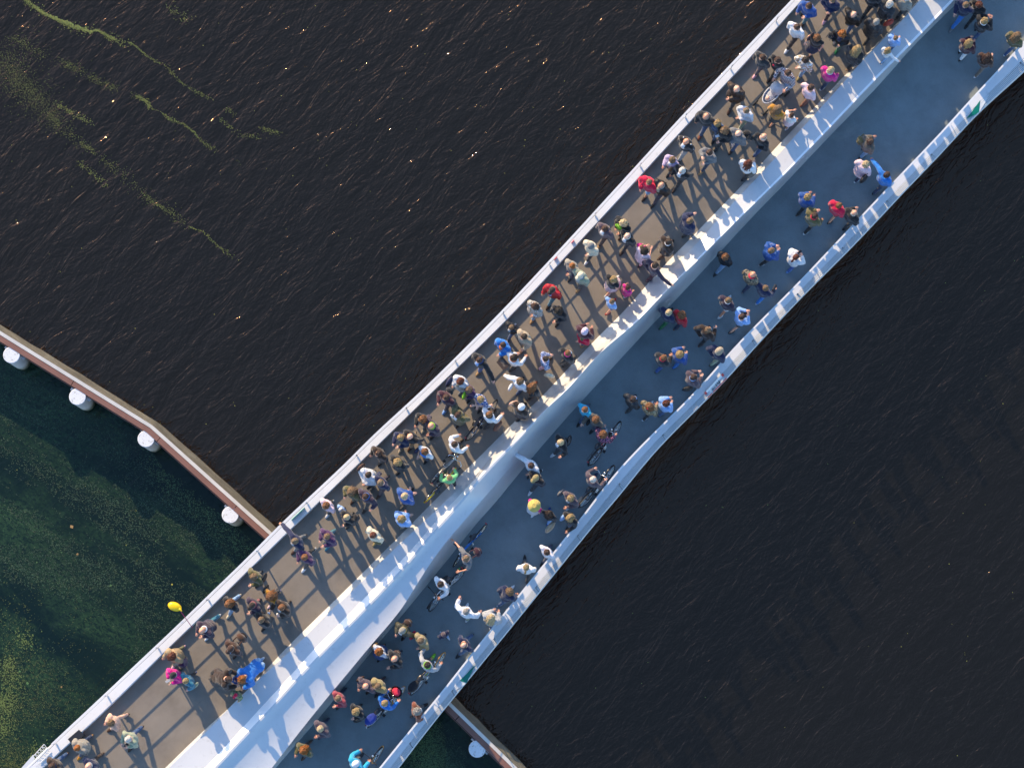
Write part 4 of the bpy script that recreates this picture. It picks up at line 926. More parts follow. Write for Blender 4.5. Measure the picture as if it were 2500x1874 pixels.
def finish_people():
    for o, vox, disp, mats, parent, color in RAW:
        m = o.modifiers.new('r', 'REMESH'); m.mode = 'VOXEL'; m.voxel_size = vox; m.use_smooth_shade = True
        m = o.modifiers.new('s', 'SMOOTH'); m.factor = .5; m.iterations = 2
        if disp:
            if 't' not in TEXC: t = bpy.data.textures.new('folds', 'CLOUDS'); t.noise_scale = .11; t.noise_depth = 2; TEXC['t'] = t
            m = o.modifiers.new('d', 'DISPLACE'); m.texture = TEXC['t']; m.strength = disp * 1.6; m.mid_level = .42; m.texture_coords = 'GLOBAL'
    bpy.context.view_layer.update(); dg = bpy.context.evaluated_depsgraph_get(); out = []
    for o, *_ in RAW: out.append(bpy.data.meshes.new_from_object(o.evaluated_get(dg)))
    bodies = {p[0].name: p for p in PEOPLE}
    for (o, vox, disp, mats, parent, color), me in zip(RAW, out):
        o.modifiers.clear(); old = o.data
        if parent is None:
            b, J, fx, cr, rnd, face = bodies[o.name]; mb = MB()
            mb.v = [tuple(v.co) for v in me.vertices]; mb.f = [tuple(p.vertices) for p in me.polygons]; mb.m = [0] * len(mb.f)
            T = Matrix.Translation((fx, 0, HEADZ - cr)) @ Matrix.Rotation(b['tilt'], 4, 'Y'); base = len(mb.v)
            mb.v += [tuple(T @ Vector(v)) for v in HEAD.v]; mb.f += [tuple(i + base for i in f) for f in HEAD.f]; mb.m += HEAD.m
            for s in (1, -1):
                d = J['wr', s] - J['el', s]; d.normalize(); e = 0.35 if abs(d.z) < .8 else 0.0
                x = (d * (1 - e) + Vector((1, 0, 0)) * e).normalized(); y = Vector((0, 0, 1)).cross(x); y = y.normalized() if y.length > .1 else Vector((0, 1, 0)); z = x.cross(y)
                y = y * (1 if s < 0 else -1)
                Mh = Matrix((x, y, z)).transposed().to_4x4(); Mh.translation = J['wr', s] - x * .008; base = len(mb.v)
                mb.v += [tuple(Mh @ (Vector(v) * .88)) for v in HAND.v]; mb.f += [tuple(i + base for i in (f if s < 0 else reversed(f))) for f in HAND.f]; mb.m += [0] * len(HAND.f)
            me2 = mb.mesh('person', True); bpy.data.meshes.remove(me); me = me2; del b['tilt']
        me.materials.clear()
        for m in mats: me.materials.append(m)
        o.data = me; o.color = color; bpy.data.meshes.remove(old)
        if parent is not None: o.parent = parent

# ------------------------------------------------------------------ people: who stands where (crop origin and scale on the photograph)
TL = {'A': (1850, 0), 'B': (2150, 0, 350), 'C': (1650, 150), 'D': (1500, 300), 'E': (1350, 450), 'F': (1250, 620), 'G': (1050, 780), 'H': (900, 950), 'I': (680, 1120), 'J': (480, 1350), 'K': (330, 1420), 'L': (30, 1574),
      'M': (2000, 300), 'N': (1600, 450), 'O': (1680, 560), 'P': (1520, 720), 'Q': (1300, 950), 'R': (1100, 1130), 'S': (950, 1330), 'T': (800, 1480), 'U': (680, 1574)}
def tp(t, x, y):
    o = TL[t]; k = (o[2] if len(o) > 2 else 400) / 2211.0; return (o[0] + x * k, o[1] + y * k)
GU, GD = 'pedestrians on the sunlit upper deck', 'pedestrians on the shaded lower deck'
ROWS = [
 # upper deck, from the top right corner down
 ('A', 690, 78, 232, 's:brown', 'j:blue', 't:teal', 'dbrown', 'pf', .14, 1.0, 'person in blue jacket and teal jeans with camera strap near the top edge'),
 ('A', 1005, 5, 235, 's:ash', 'j:navy', 't:maroon', 'pink', 'pc', .20, 1.03, 'person in navy jacket and maroon trousers looking down at a phone at the top edge'),
 ('A', 1295, 195, 235, 'f:grey', 'j:black:shiny', 't:jeans', 'black', 'dk', .18, 1.02, 'balding person in black leather jacket and blue jeans close to the top edge'),
 ('A', 1600, 295, 48, 's:grey', 'c:char:shiny', 't:black', 'black', 'dd', .26, 1.02, 'person in long dark grey coat walking beside the person with red bag'),
 ('A', 1782, 55, 48, 'o:white', 'c:char', 't:black', 'black', 'db', .16, .97, 'white-haired person in charcoal coat carrying a red bag by the girder'),
 ('A', 2010, -25, 48, 's:white', 'j:stone', 't:black', 'dbrown', 'dd', .18, 1.0, 'person in pale grey jacket cut by the top edge beside the girder'),
 ('A', 1560, -70, 228, 's:brown', 'j:black', 't:black', 'black', 'dd', .24, 1.03, 'person in black at the top edge, only legs inside the picture'),
 ('A', 528, 368, 228, 's:brown', 's:white', 't:dbrown', 'white', 'dd', .30, 1.05, 'person in white shirt and dark trousers with white shoes striding along the railing'),
 ('A', 800, 512, 228, 'o:ginger', 'v:black', 'k:navy', 'brown', 'df', .20, .96, 'person in black top and navy skirt with a dark patterned bag'),
 ('A', 1140, 462, 236, 'c:orange', 'j:black:shiny', 't:green', 'green', 'pp', .10, .97, 'person with bright orange curls in black jacket and green trousers'),
 ('A', 1352, 658, 48, 'l:blond', 'c:black', 't:black', 'tan', 'db', .24, .98, 'person with long fair hair in black coat walking beside the girder'),
 ('A', 62, 775, 222, 's:brown', 'j:char', 't:mauve', 'pink', 'dd', .18, .98, 'person in dark grey jacket and pink shoes nearest the railing ahead of the stroller'),
 ('A', 268, 812, 222, 's:brown', 's:black', 't:dbrown', 'dbrown', 'df', .20, 1.04, 'person in black sweater with red chest logo ahead of the plaid shirt'),
 ('A', 405, 985, 226, 's:brown', 's:maroon:plaid', 't:ljeans', 'char', 'hh', .16, 1.06, 'person in red and white plaid shirt pushing the white stroller'),
 ('A', 642, 812, 232, 'o:dbrown', 'j:white:camo', 't:ljeans', 'khaki', 'cc', .16, .95, 'person in black and white patterned jacket with folded arms'),
 ('A', 985, 948, 45, 'o:lblond', 'j:magenta', 't:djeans', 'white', 'df', .20, .97, 'person in bright magenta jacket with pale scarf'),
 ('A', 720, 1180, 38, 's:brown', 's:pink:stripe', 't:rust', 'rust', 'dd', .12, 1.02, 'person in pink striped shirt and brown trousers beside the stroller'),
 ('C', 1385, 635, 45, 'l:tan', 'j:mustard', 'k:black', 'dbrown', 'df', .18, .97, 'person in mustard cardigan and dark floral skirt beside the stroller holding a hand'),
 ('C', 1565, 725, 52, 'n:brown', 't:white', 'k:lpink', 'white', 'uf', .16, .78, 'small person in white shirt and pink skirt beside the mustard cardigan'),
 ('C', 822, 372, 236, 'f:white', 'c:dbrown:shiny', 't:char', 'brown', 'ck', .28, 1.04, 'person in dark brown coat striding alone along the railing'),
 ('C', 950, 662, 230, 's:ash', 's:wht2', 't:sage', 'cream', 'cc', .20, 1.02, 'person in pale grey shirt and sage trousers with folded arms'),
 ('C', 408, 738, 236, 'f:grey', 'j:char', 't:jeans', 'rust', 'df', .24, 1.04, 'bald person in grey blazer, jeans and brown shoes by the railing'),
 ('C', 562, 842, 240, 'c:blond', 't:jeans', 't:jeans', 'black', 'dd', .18, .95, 'person in blue denim shirt with fair curls beside the grey blazer'),
 ('C', 648, 935, 226, 'l:tan', 'j:black', 't:black', 'black', 'pd', .28, .98, 'person with long hair in black jacket holding a pale phone'),
 ('C', 842, 972, 226, 'b:grey', 'j:grey', 't:jeans', 'dbrown', 'cc', .20, 1.02, 'bald person with dark glasses in grey jacket wearing a black backpack'),
 ('C', 1185, 1015, 44, 'f:white', 's:black', 't:jeans', 'dbrown', 'bk', .22, 1.03, 'balding person in black sweater and blue jeans next to the girder'),
 ('C', 138, 1080, 226, 'b:grey', 'j:black', 't:lgrey', 'char', 'dd', .26, 1.05, 'bald person in black jacket with white stripes on both sides'),
 ('C', 452, 1232, 226, 's:brown', 's:grey', 't:djeans', 'tan', 'pu', .26, 1.03, 'person in grey-blue shirt with both hands raised to the chest'),
 ('C', 985, 1372, 52, 'l:red', 'j:white', 't:dbrown', 'black', 'dp', .14, .96, 'person with long auburn hair in white jacket by the girder with grey bag'),
 ('D', 780, 500, 226, 'o:tan', 'j:lilac', 't:black', 'black', 'dp', .12, .95, 'person in pale lilac jacket holding a tan bag beside the black suit'),
 ('D', 915, 642, 226, 's:white', 'j:black', 't:black', 'dbrown', 'bf', .26, 1.03, 'grey-haired person in open black suit and white shirt'),
 ('D', 468, 800, 226, 's:tan', 'p:crimson', 's:ljeans', 'dbrown', 'dp', .18, .97, 'person in red padded jacket and pale denim shorts with a red backpack'),
 ('D', 632, 840, 226, 'f:grey', 'j:black:shiny', 't:plum', 'dbrown', 'dd', .28, 1.04, 'bald person in black leather jacket beside the red padded jacket'),
 ('D', 1018, 1320, 42, 's:tan', 'c:navy', 't:black', 'dbrown', 'ud', .12, 1.0, 'person in navy coat standing alone with one hand at the face'),
 ('D', 122, 1355, 226, 'c:lblond', 'j:black', 't:char', 'brown', 'pp', .12, .97, 'pale-haired person in black jacket with a bright green bag'),
 ('D', 172, 1525, 226, 'f:white', 'j:black', 't:black', 'dbrown', 'dd', .20, 1.03, 'balding person in black suit and white shirt in front of the green bag'),
 ('E', 698, 600, 226, 's:brown', 'j:mauve', 't:brown', 'tan', 'dd', .26, 1.03, 'person in grey-mauve hooded jacket and brown trousers by the railing'),
 ('E', 512, 830, 228, 'e:grey', 'j:cream', 't:black', 'white', 'pd', .22, .98, 'person in cream jacket with grey beanie and white shoes'),
 ('E', 1235, 900, 48, 'c:black', 'd:lpink', 'l:pink', 'maroon', 'pp', .14, .96, 'person with black curls in pale pink dress carrying a toddler'),
 ('E', 1562, 775, 36, 's:dbrown', 'c:dbrown', 't:brown', 'brown', 'db', .24, 1.04, 'person in dark coat with white collar walking beside the girder'),
 ('E', 1378, 1090, 36, 's:dbrown', 's:plum', 't:maroon', 'maroon', 'ks', .18, 1.03, 'person in dark plum sweater stretching an arm over the girder'),
 ('E', 258, 1098, 226, 's:orange', 'j:stone', 't:navy', 'char', 'pd', .12, .95, 'person with orange hair in pale stone jacket holding a pink and navy bag'),
 ('E', 370, 1228, 228, 'a:cream', 'j:sage', 't:char', 'tan', 'dd', .12, 1.05, 'person in sage jacket and cream cap beside the orange hair'),
 ('E', 820, 1282, 42, 'o:blond', 'v:black', 'k:lpink', 'white', 'dd', .26, .97, 'person in black top and flared pale pink skirt with white shoes'),
 ('E', 1012, 1395, 42, 'o:brown', 'd:magenta', 'l:magenta', 'white', 'ff', .12, .66, 'child in bright pink dress beside the pale pink skirt'),
 ('F', 1352, 635, 42, 's:tan', 't:sky', 's:jeans', 'red', 'dd', .22, .82, 'child in pale blue shirt and shorts with red and black shoes'),
 ('F', 545, 482, 230, 'a:dbrown', 'j:red:shiny', 't:teal', 'dbrown', 'df', .26, 1.02, 'person in red leather jacket and teal jeans by the railing'),
 ('F', 305, 708, 230, 'l:brown', 'c:stone:floral', 't:ljeans', 'tan', 'pd', .20, .97, 'person in pale patterned coat and light jeans by the railing'),
 ('F', 632, 768, 232, 'c:black', 'j:black', 't:black', 'black', 'pd', .14, .97, 'person with black curls all in black walking mid deck'),
 ('F', 985, 1035, 55, 'd:floral', 'j:maroon', 't:jeans', 'tan', 'pp', .14, 1.0, 'person in lilac flowered headscarf and maroon jacket next to the girder'),
 ('F', 968, 1118, 226, 'a:olive', 'j:crimson', 't:jeans', 'tan', 'cc', .08, .74, 'child in olive cap and red jacket held by the flowered headscarf'),
 ('F', 160, 1115, 226, 's:dbrown', 'j:beige', 't:tan', 'tan', 'fd', .20, 1.04, 'person in beige raincoat walking behind the blue jacket'),
 ('F', 455, 1410, 20, 's:dbrown', 's:blue:bluecheck', 't:pink', 'dbrown', 'pd', .16, .92, 'person in blue checked shirt with a white bag'),
 ('F', 755, 1335, 42, 's:ginger', 'j:black', 't:char', 'char', 'dd', .14, .96, 'person in black jacket with pink scarf and black handbag by the girder'),
 ('G', 1095, 105, 226, 's:tan', 'j:black:shiny', 't:jeans', 'char', 'rd', .26, .80, 'child in black jacket and blue jeans holding the beige raincoat'),
 ('G', 980, 342, 230, 's:brown', 'p:bblue', 't:jeans', 'char', 'pd', .24, .92, 'person in bright blue padded jacket with orange front'),
 ('G', 1132, 512, 42, 'o:dbrown', 's:white', 't:char', 'brown', 'pg', .12, .98, 'person in white sweater with orange hood carrying a brown board'),
 ('G', 665, 545, 226, 's:brown', 'j:black', 't:blue', 'tan', 'sd', .14, 1.02, 'person in black jacket over blue shirt close to the railing'),
 ('G', 408, 832, 226, 'o:red', 'c:wht2', 't:grey', 'grey', 'dp', .10, .98, 'person in white coat with auburn hair and navy shoulder bag'),
 ('G', 212, 1050, 228, 's:brown', 'j:maroon', 't:plum', 'sky', 'dp', .20, 1.04, 'person in maroon jacket with pale blue shoe by the railing'),
 ('G', 525, 945, 226, 'o:tan', 's:purple', 't:navy', 'black', 'pd', .10, .94, 'person in purple sweater holding a lime green bag'),
 ('G', 680, 1075, 226, 'o:blond', 't:blue:floral', 't:char', 'black', 'cc', .12, .96, 'person in blue and white flowered blouse behind the bicycle wheel'),
 ('G', 1215, 830, 48, 'o:tan', 'j:white', 't:jeans', 'black', 'rd', .16, .98, 'person in white jacket with one elbow out in mid deck'),
 ('G', 1388, 895, 48, 'l:ginger', 'j:black', 't:black', 'rust', 'dd', .18, .97, 'person with long ginger hair in black with a black bag'),
 ('G', 1232, 1180, 44, 'e:white', 'c:dbrown', 't:black', 'black', 'dd', .18, 1.02, 'person in dark brown coat and pale hat by the girder'),
 ('G', 372, 1288, 226, 'n:brown', 'c:olive', 't:olive', 'dbrown', 'kk', .08, .98, 'person in olive coat with a white bag standing mid deck'),
 ('G', 802, 1275, 44, 's:ginger', 's:white', 't:char', 'dbrown', 'hh', .22, 1.0, 'person in white shirt and black scarf pushing a dark bicycle'),
 ('H', 730, 405, 230, 'c:ginger', 'j:black', 't:char', 'beige', 'dp', .16, .97, 'person with ginger curls in black jacket beside the lime scarf'),
 ('H', 842, 492, 228, 'b:grey', 'j:plum', 't:plum', 'dbrown', 'pb', .10, 1.05, 'bald person in plum jacket with lime green scarf'),
 ('H', 432, 655, 232, 'o:blond', 'j:navy', 't:char', 'beige', 'pp', .22, .96, 'fair-haired person in navy jacket with beige shoes by the railing'),
 ('H', 558, 635, 228, 'b:grey', 'j:black', 't:tan', 'brown', 'bd', .16, 1.02, 'bald person in black jacket and tan trousers beside the navy jacket'),
 ('H', 130, 865, 226, 's:brown', 'j:dbrown', 't:char', 'black', 'df', .10, 1.0, 'person in dark brown jacket right at the kerb, bowed head'),
 ('H', 385, 985, 228, 'l:blond', 'c:black', 't:black', 'black', 'bd', .12, .98, 'person with long blond hair in black coat'),
 ('H', 758, 842, 228, 'o:ginger', 't:white', 't:djeans', 'black', 'dp', .10, .94, 'person with ginger hair in white shirt and blue apron with a navy bag'),
 ('H', 1160, 738, 32, 's:brown', 's:white', 't:maroon', 'dbrown', 'hh', .22, .98, 'person in white sweater with shoulder strap pushing a grey bicycle'),
 ('H', 1092, 1190, 110, 's:blond', 's:mint', 't:brown', 'white', 'hh', .16, .86, 'person in light green hooded sweater with the yellow bicycle'),
 ('I', 1375, 318, 226, 's:ash', 's:navy', 't:plum', 'brown', 'db', .24, 1.05, 'person in navy polo shirt leaning towards the white shirt'),
 ('I', 1700, 498, 44, 's:lblond', 's:blue', 't:char', 'dbrown', 'cc', .22, 1.06, 'broad person in blue shirt with fair hair near the girder'),
 ('I', 1210, 215, 226, 's:dbrown', 'c:wht2', 't:beige', 'char', 'pc', .14, .98, 'person in white coat with a pale blue bundle and tan bag'),
 ('I', 972, 452, 226, 'l:tan', 'j:olive', 't:olive', 'brown', 'dp', .12, .95, 'person with long curls in olive jacket'),
 ('I', 1172, 505, 232, 's:brown', 'j:plum', 't:char', 'dbrown', 'wd', .26, 1.03, 'person in plum jacket over bright blue shirt with one arm out'),
 ('I', 642, 625, 226, 'o:ginger', 'j:lpink', 't:black', 'wht2', 'dd', .16, .96, 'person in pale pink jacket with black trousers by the railing'),
 ('I', 842, 680, 226, 'e:wht2', 'j:sky', 't:djeans', 'black', 'fd', .10, .62, 'child in striped white bonnet and pale blue jacket'),
 ('I', 918, 785, 226, 's:lblond', 'j:black', 't:black', 'black', 'pd', .14, .97, 'pale-haired person in black jacket with a black backpack next to the bonnet'),
 ('I', 1662, 808, 44, 'c:blond', 'j:sky', 't:beige', 'beige', 'cc', .08, .98, 'person in light blue denim jacket beside the girder'),
 ('I', 652, 1045, 226, 's:tan', 'j:purple', 't:teal', 'teal', 'pp', .20, 1.02, 'person in purple jacket and teal jeans walking alone'),
 ('I', 218, 1108, 215, 's:ash', 'j:navy', 't:grey', 'brown', 'ds', .22, 1.04, 'person in navy jacket stretching an arm to the railing'),
 ('I', 352, 1325, 226, 's:ginger', 'j:purple', 't:black', 'white', 'dp', .28, 1.0, 'person in dark purple jacket and white sneakers below the stretched arm'),
 ('I', 1272, 1028, 226, 's:red', 'j:cream', 't:olive', 'khaki', 'dd', .08, 1.0, 'person in cream jacket with auburn hair and olive bag'),
 ('J', 770, 318, 226, 'o:tan', 'j:olive', 't:char', 'black', 'pd', .12, .98, 'person in olive grey jacket and black bag next to the upper railing'),
 ('J', 985, 590, 218, 'l:ginger', 's:mustard', 't:char', 'lpink', 'dd', .20, .96, 'person in mustard sweater with black bag and white sneaker'),
 ('J', 428, 690, 226, 'l:ginger', 'j:black', 't:ljeans', 'cream', 'dd', .28, .98, 'person with long ginger hair, black jacket and light jeans by the railing'),
 ('J', 748, 700, 226, 'a:dbrown', 'j:plum', 't:coral', 'char', 'pd', .12, 1.0, 'person in dark cap with coral shirt amid the group'),
 ('J', 1145, 732, 222, 's:ginger', 'j:dbrown', 't:dbrown', 'dbrown', 'pg', .12, 1.03, 'person in brown jacket holding a white cup'),
 ('J', 868, 900, 226, 's:tan', 'c:black', 't:sky', 'black', 'dd', .16, 1.02, 'person in black coat with pale blue jeans below the group'),
 ('J', 78, 1035, 226, 'b:grey', 'j:plum', 't:teal', 'white', 'pp', .28, 1.04, 'bald person in plum shirt at the railing holding the balloon stick'),
 ('J', 462, 1285, 228, 'a:brown', 'j:brown', 't:dbrown', 'dbrown', 'dd', .12, 1.04, 'person in brown coat and brown cap with a large brown backpack'),
 ('K', 492, 1005, 226, 'c:red', 'c:tan:camo', 't:olive', 'pink', 'df', .26, 1.0, 'red-haired person in tan patterned coat with pink shoes'),
 ('K', 580, 1082, 226, 'a:sage', 'd:purple', 't:purple', 'black', 'dd', .10, .74, 'child in grey-green cap and purple dress'),
 ('K', 512, 1258, 232, 'e:black', 'j:magenta', 't:black', 'black', 'pp', .10, .95, 'person in black hat and magenta jacket looking at a phone'),
 ('K', 680, 1335, 226, 's:blond', 'j:teal', 't:black', 'blue', 'fd', .20, .94, 'person in dark teal and lime jacket holding a pale green bag'),
 ('K', 1262, 1312, -8, 's:brown', 'c:dbrown', 't:char', 'dbrown', 'gg', .16, 1.06, 'person in dark brown coat leaning over the children'),
 ('K', 1446, 1305, 226, 'c:orange', 'p:bblue', 't:ljeans', 'wht2', 'gg', .14, 1.0, 'ginger-haired person in bright blue coat bending over the children'),
 ('K', 1362, 1305, 300, 'a:purple', 'j:blue', 't:blue', 'lime', 'pp', .06, .58, 'small child in purple cap and lime collar between the two coats'),
 ('K', 1356, 1525, 235, 'a:crimson', 'j:green:camo', 't:green', 'char', 'ff', .06, .64, 'small child in red and blue cap beside the girder'),
 ('L', 1330, 1050, 205, 'o:tan', 'j:peach', 'l:peach', 'brown', 'dp', .30, .97, 'person in peach jacket walking alone along the kerb'),
 ('L', 1562, 1270, 226, 's:white', 's:sage', 't:jeans', 'dbrown', 'pp', .28, 1.04, 'grey-haired person in sage shirt with a camera'),
 ('L', 872, 1388, 226, 's:orange', 'c:stone', 't:djeans', 'mustard', 'dd', .30, .98, 'person in pale grey patterned coat and tan boots by the dark box'),
 ('L', 1025, 1632, 226, 'b:grey', 'j:navy', 't:dbrown', 'brown', 'dd', .26, 1.03, 'bald person in navy and white top near the bottom edge'),
 ('L', 535, 1635, 226, 's:brown', 'j:dbrown', 't:jeans', 'brown', 'dd', .30, 1.0, 'person in brown jacket and blue jeans cut by the bottom left edge'),
 # lower deck
 ('B', 1312, 80, 228, 's:tan', 'j:navy', 't:bblue', 'grey', 'bp', .32, 1.05, 'person in navy jacket and bright blue jeans striding at the top of the lower deck'),
 ('B', 1520, 75, 226, 'o:red', 'j:black', 't:black', 'black', 'dd', .26, .98, 'person in black jacket with auburn hair beside the bright blue jeans'),
 ('B', 1605, 325, 42, 'o:blond', 'j:black', 't:jeans', 'char', 'uu', .14, .98, 'person in black jacket with striped scarf photographing'),
 ('B', 1372, 655, 50, 'l:blond', 'j:maroon', 't:white', 'black', 'pp', .08, .98, 'person in maroon jacket, white trousers and black boots'),
 ('B', 1655, 870, 48, 'l:brown', 'j:brown', 't:taupe', 'white', 'dp', .24, .98, 'person with very long brown hair and white shoes'),
 ('B', 2112, 548, 46, 'l:tan', 'j:olive', 't:jeans', 'white', 'dd', .20, .97, 'person in green coat near the right edge'),
 ('M', 690, 252, 34, 's:brown', 'j:taupe', 't:ljeans', 'char', 'pd', .10, 1.0, 'person in taupe jacket, pale jeans and patterned backpack alone on the lower deck'),
 ('M', 630, 558, 44, 'o:lblond', 'c:lpink', 't:navy', 'white', 'dd', .20, .99, 'person in pale pink coat with black shoulder bag'),
 ('M', 912, 700, 40, 's:brown', 'j:bblue', 't:djeans', 'black', 'sd', .26, 1.0, 'person in blue and white jacket beside the lower railing'),
 ('M', 268, 1112, 46, 's:ginger', 'p:crimson', 's:dbrown', 'black', 'dd', .24, .98, 'person in red jacket and dark shorts on the lower deck'),
 ('M', 470, 1215, 40, 'f:white', 'j:black', 't:black', 'black', 'pd', .14, 1.0, 'white-haired person in black with one hand on the lower railing'),
 ('N', 2052, 172, 46, 'o:blond', 'j:blue', 't:black', 'black', 'pp', .24, .97, 'person in grey-blue jacket and black trousers walking ahead of the olive parka'),
 ('N', 2150, 422, 46, 's:brown', 'j:olive', 't:black', 'white', 'uf', .22, 1.02, 'person in olive parka with red scarf'),
 ('O', 500, 372, 222, 'o:ginger', 'j:black:shiny', 't:ljeans', 'char', 'dd', .30, .97, 'person in black leather jacket and pale jeans beside the girder on the lower deck'),
 ('O', 1122, 285, 28, 's:tan', 'j:blue:shiny', 't:black', 'lgrey', 'uu', .20, .98, 'person in blue jacket raising a camera on the lower deck'),
 ('O', 1455, 372, 44, 'p:red', 'j:wht2', 't:blue', 'sky', 'uu', .14, .98, 'person with ponytail in white hooded jacket holding up a phone'),
 ('O', 870, 610, 46, 'b:grey', 'j:char:camo', 't:djeans', 'grey', 'dd', .24, 1.03, 'bald person in dark patterned jacket with red scarf'),
 ('O', 1045, 790, 44, 's:tan', 'j:navy', 't:bblue', 'white', 'dg', .22, .96, 'person in navy sweater and blue trousers holding a black camera'),
 ('O', 545, 955, 46, 's:tan', 'j:plum', 's:white', 'white', 'dd', .28, .99, 'person in plum jacket and white shorts with white shoes'),
 ('O', 728, 1175, 36, 's:brown', 's:sky', 's:black', 'black', 'uu', .30, .99, 'person in pale blue hooded sweater and black shorts'),
 ('O', 268, 1355, 44, 's:tan', 'j:dbrown', 't:black', 'rust', 'kp', .22, 1.02, 'person in dark brown jacket and black trousers walking behind the shorts'),
 ('P', 625, 232, 42, 's:lblond', 'j:navy', 't:green', 'black', 'dd', .26, 1.0, 'person in navy jacket and green trousers next to the girder'),
 ('P', 802, 268, 40, 'c:ginger', 'j:red', 't:djeans', 'rust', 'bd', .18, .98, 'person in red jacket with ginger curls next to the green trousers'),
 ('P', 1312, 748, 40, 'q:beige', 'j:navy', 't:sage', 'brown', 'kd', .22, 1.0, 'person in navy jacket with a beige hood by the lower railing'),
 ('P', 552, 845, 42, 's:ginger', 'j:char', 't:blue', 'black', 'dp', .18, 1.02, 'person in charcoal jacket over red shirt with arm around another'),
 ('P', 775, 800, 44, 'c:blond', 'j:blue', 't:bblue', 'bblue', 'pp', .14, .97, 'person in denim blue jacket and grey scarf beside the charcoal jacket'),
 ('P', 958, 1108, 34, 's:brown', 'j:mauve', 't:char', 'black', 'pp', .10, 1.02, 'person in mauve-brown jacket with a black bag above the clearance sign'),
 ('P', 142, 1402, 42, 's:brown', 'j:char:shiny', 't:black', 'black', 'dd', .18, .99, 'person in black jacket with a grey hood, first of three abreast'),
 ('P', 375, 1500, 44, 'l:ginger', 'j:camo:camo', 't:black', 'white', 'dp', .20, .97, 'person in camouflage jacket with red hair tie, middle of three abreast'),
 ('P', 588, 1462, 40, 'o:red', 'j:sky', 't:jeans', 'char', 'pp', .18, .96, 'person in light blue jacket with auburn hair by the lower railing'),
 ('Q', 705, 275, 226, 's:ginger', 't:turq', 't:jeans', 'black', 'fd', .26, .99, 'person in turquoise shirt and jeans'),
 ('Q', 850, 410, 222, 'o:ginger', 'j:taupe', 't:djeans', 'black', 'dg', .14, .97, 'person in taupe jacket with white strap holding a phone'),
 ('Q', 378, 715, 210, 's:lblond', 'j:black', 't:black', 'white', 'wd', .24, 1.03, 'fair-haired person in black suit with a shiny bag'),
 ('Q', 955, 608, 42, 'c:ginger', 'j:plum:dots', 't:crimson', 'white', 'hh', .20, .98, 'person in dark flowered jacket and red trousers pushing a red bicycle'),
 ('Q', 820, 1212, 42, 's:white', 's:mauve', 't:navy', 'navy', 'hh', .20, 1.03, 'white-haired person in mauve sweater pushing a bicycle along the railing'),
 ('Q', 512, 1470, 226, 'o:blond', 'j:mauve', 't:plum', 'white', 'pd', .12, .97, 'person in mauve jacket with a grey shopping bag'),
 ('R', 1085, 32, 228, 's:brown', 'j:white', 't:crimson', 'char', 'ps', .14, .98, 'person in white varsity jacket stretching an arm to the girder'),
 ('R', 1148, 200, 228, 'a:khaki', 'j:black', 't:char', 'white', 'dd', .28, 1.02, 'person in black jacket and khaki cap with white shoes'),
 ('R', 1130, 575, 228, 'w:straw', 't:magenta', 'k:white', 'white', 'dd', .12, .96, 'person in wide straw hat and pink top'),
 ('R', 1335, 680, 60, 'l:dbrown', 's:black', 't:sky', 'blue', 'dd', .14, .97, 'person with long dark hair in black with a tan bag'),
 ('R', 1612, 745, 230, 'c:blond', 'j:black', 't:djeans', 'black', 'gd', .14, .97, 'curly-haired person in black beside the railing with a pale blue bag'),
 ('R', 1298, 1205, 226, 's:brown', 's:wht2:stripe', 't:navy', 'black', 'dd', .24, 1.0, 'person in pale striped shirt at the lower railing'),
 ('R', 1022, 1405, 80, 'p:blond', 'j:white', 't:black', 'black', 'dd', .30, .97, 'person with blond ponytail in white jacket'),
 ('R', 205, 1290, 205, 's:ash', 't:grey', 't:char', 'mint', 'hs', .22, 1.04, 'person in grey shirt and maroon backpack with the blue bicycle'),
 ('S', 692, 530, 228, 's:dbrown', 's:white', 't:char', 'maroon', 'hd', .22, 1.0, 'person in white sweater pushing a white bicycle'),
 ('S', 1042, 892, 62, 's:grey', 'j:white', 't:sage', 'white', 'ww', .12, 1.04, 'grey-haired person in white jacket with both arms raised'),
 ('S', 1632, 625, 36, 'l:tan', 'j:navy', 't:jeans', 'white', 'bf', .28, .97, 'person with long brown hair leaning to the lower railing'),
 ('S', 1382, 978, 62, 'l:lblond', 'c:lgrey', 't:jeans', 'white', 'pp', .18, .98, 'person with long pale hair in light grey coat and jeans'),
 ('S', 182, 1152, 226, 'e:stone', 'j:camo:shiny', 't:char', 'black', 'rp', .12, 1.02, 'person in grey knit hat with yellow scarf and brown jacket'),
 ('S', 425, 1292, 226, 'n:tan', 'j:khaki:camo', 't:black', 'black', 'pd', .12, .98, 'person in beige fur scarf with a red bag'),
 ('S', 738, 1215, 300, 'q:mauve', 'j:navy', 't:sky', 'white', 'dd', .14, .66, 'child in navy jacket with mauve hood and pale jeans'),
 ('S', 1008, 1345, 220, 'f:tan', 's:navy', 't:jeans', 'char', 'dd', .28, 1.03, 'balding person in navy sweater walking behind the child'),
 ('T', 690, 610, 226, 'c:orange', 's:wht2', 'k:blue', 'black', 'dd', .16, .97, 'person with orange hair, pale top and denim skirt with an orange bag'),
 ('T', 900, 705, 222, 'b:grey', 'j:black', 't:djeans', 'black', 'pd', .16, 1.04, 'bald person in black jacket with brown backpack by the orange hair'),
 ('T', 1348, 785, 44, 's:dbrown', 's:lgrey', 's:black', 'lime', 'oh', .22, 1.04, 'person in grey sweater with lime hood pushing a bicycle with black bag'),
 ('T', 512, 1072, 226, 'b:grey', 'j:mauve', 't:navy', 'dbrown', 'dp', .08, 1.02, 'bald person in mauve jacket with brown shoulder bag'),
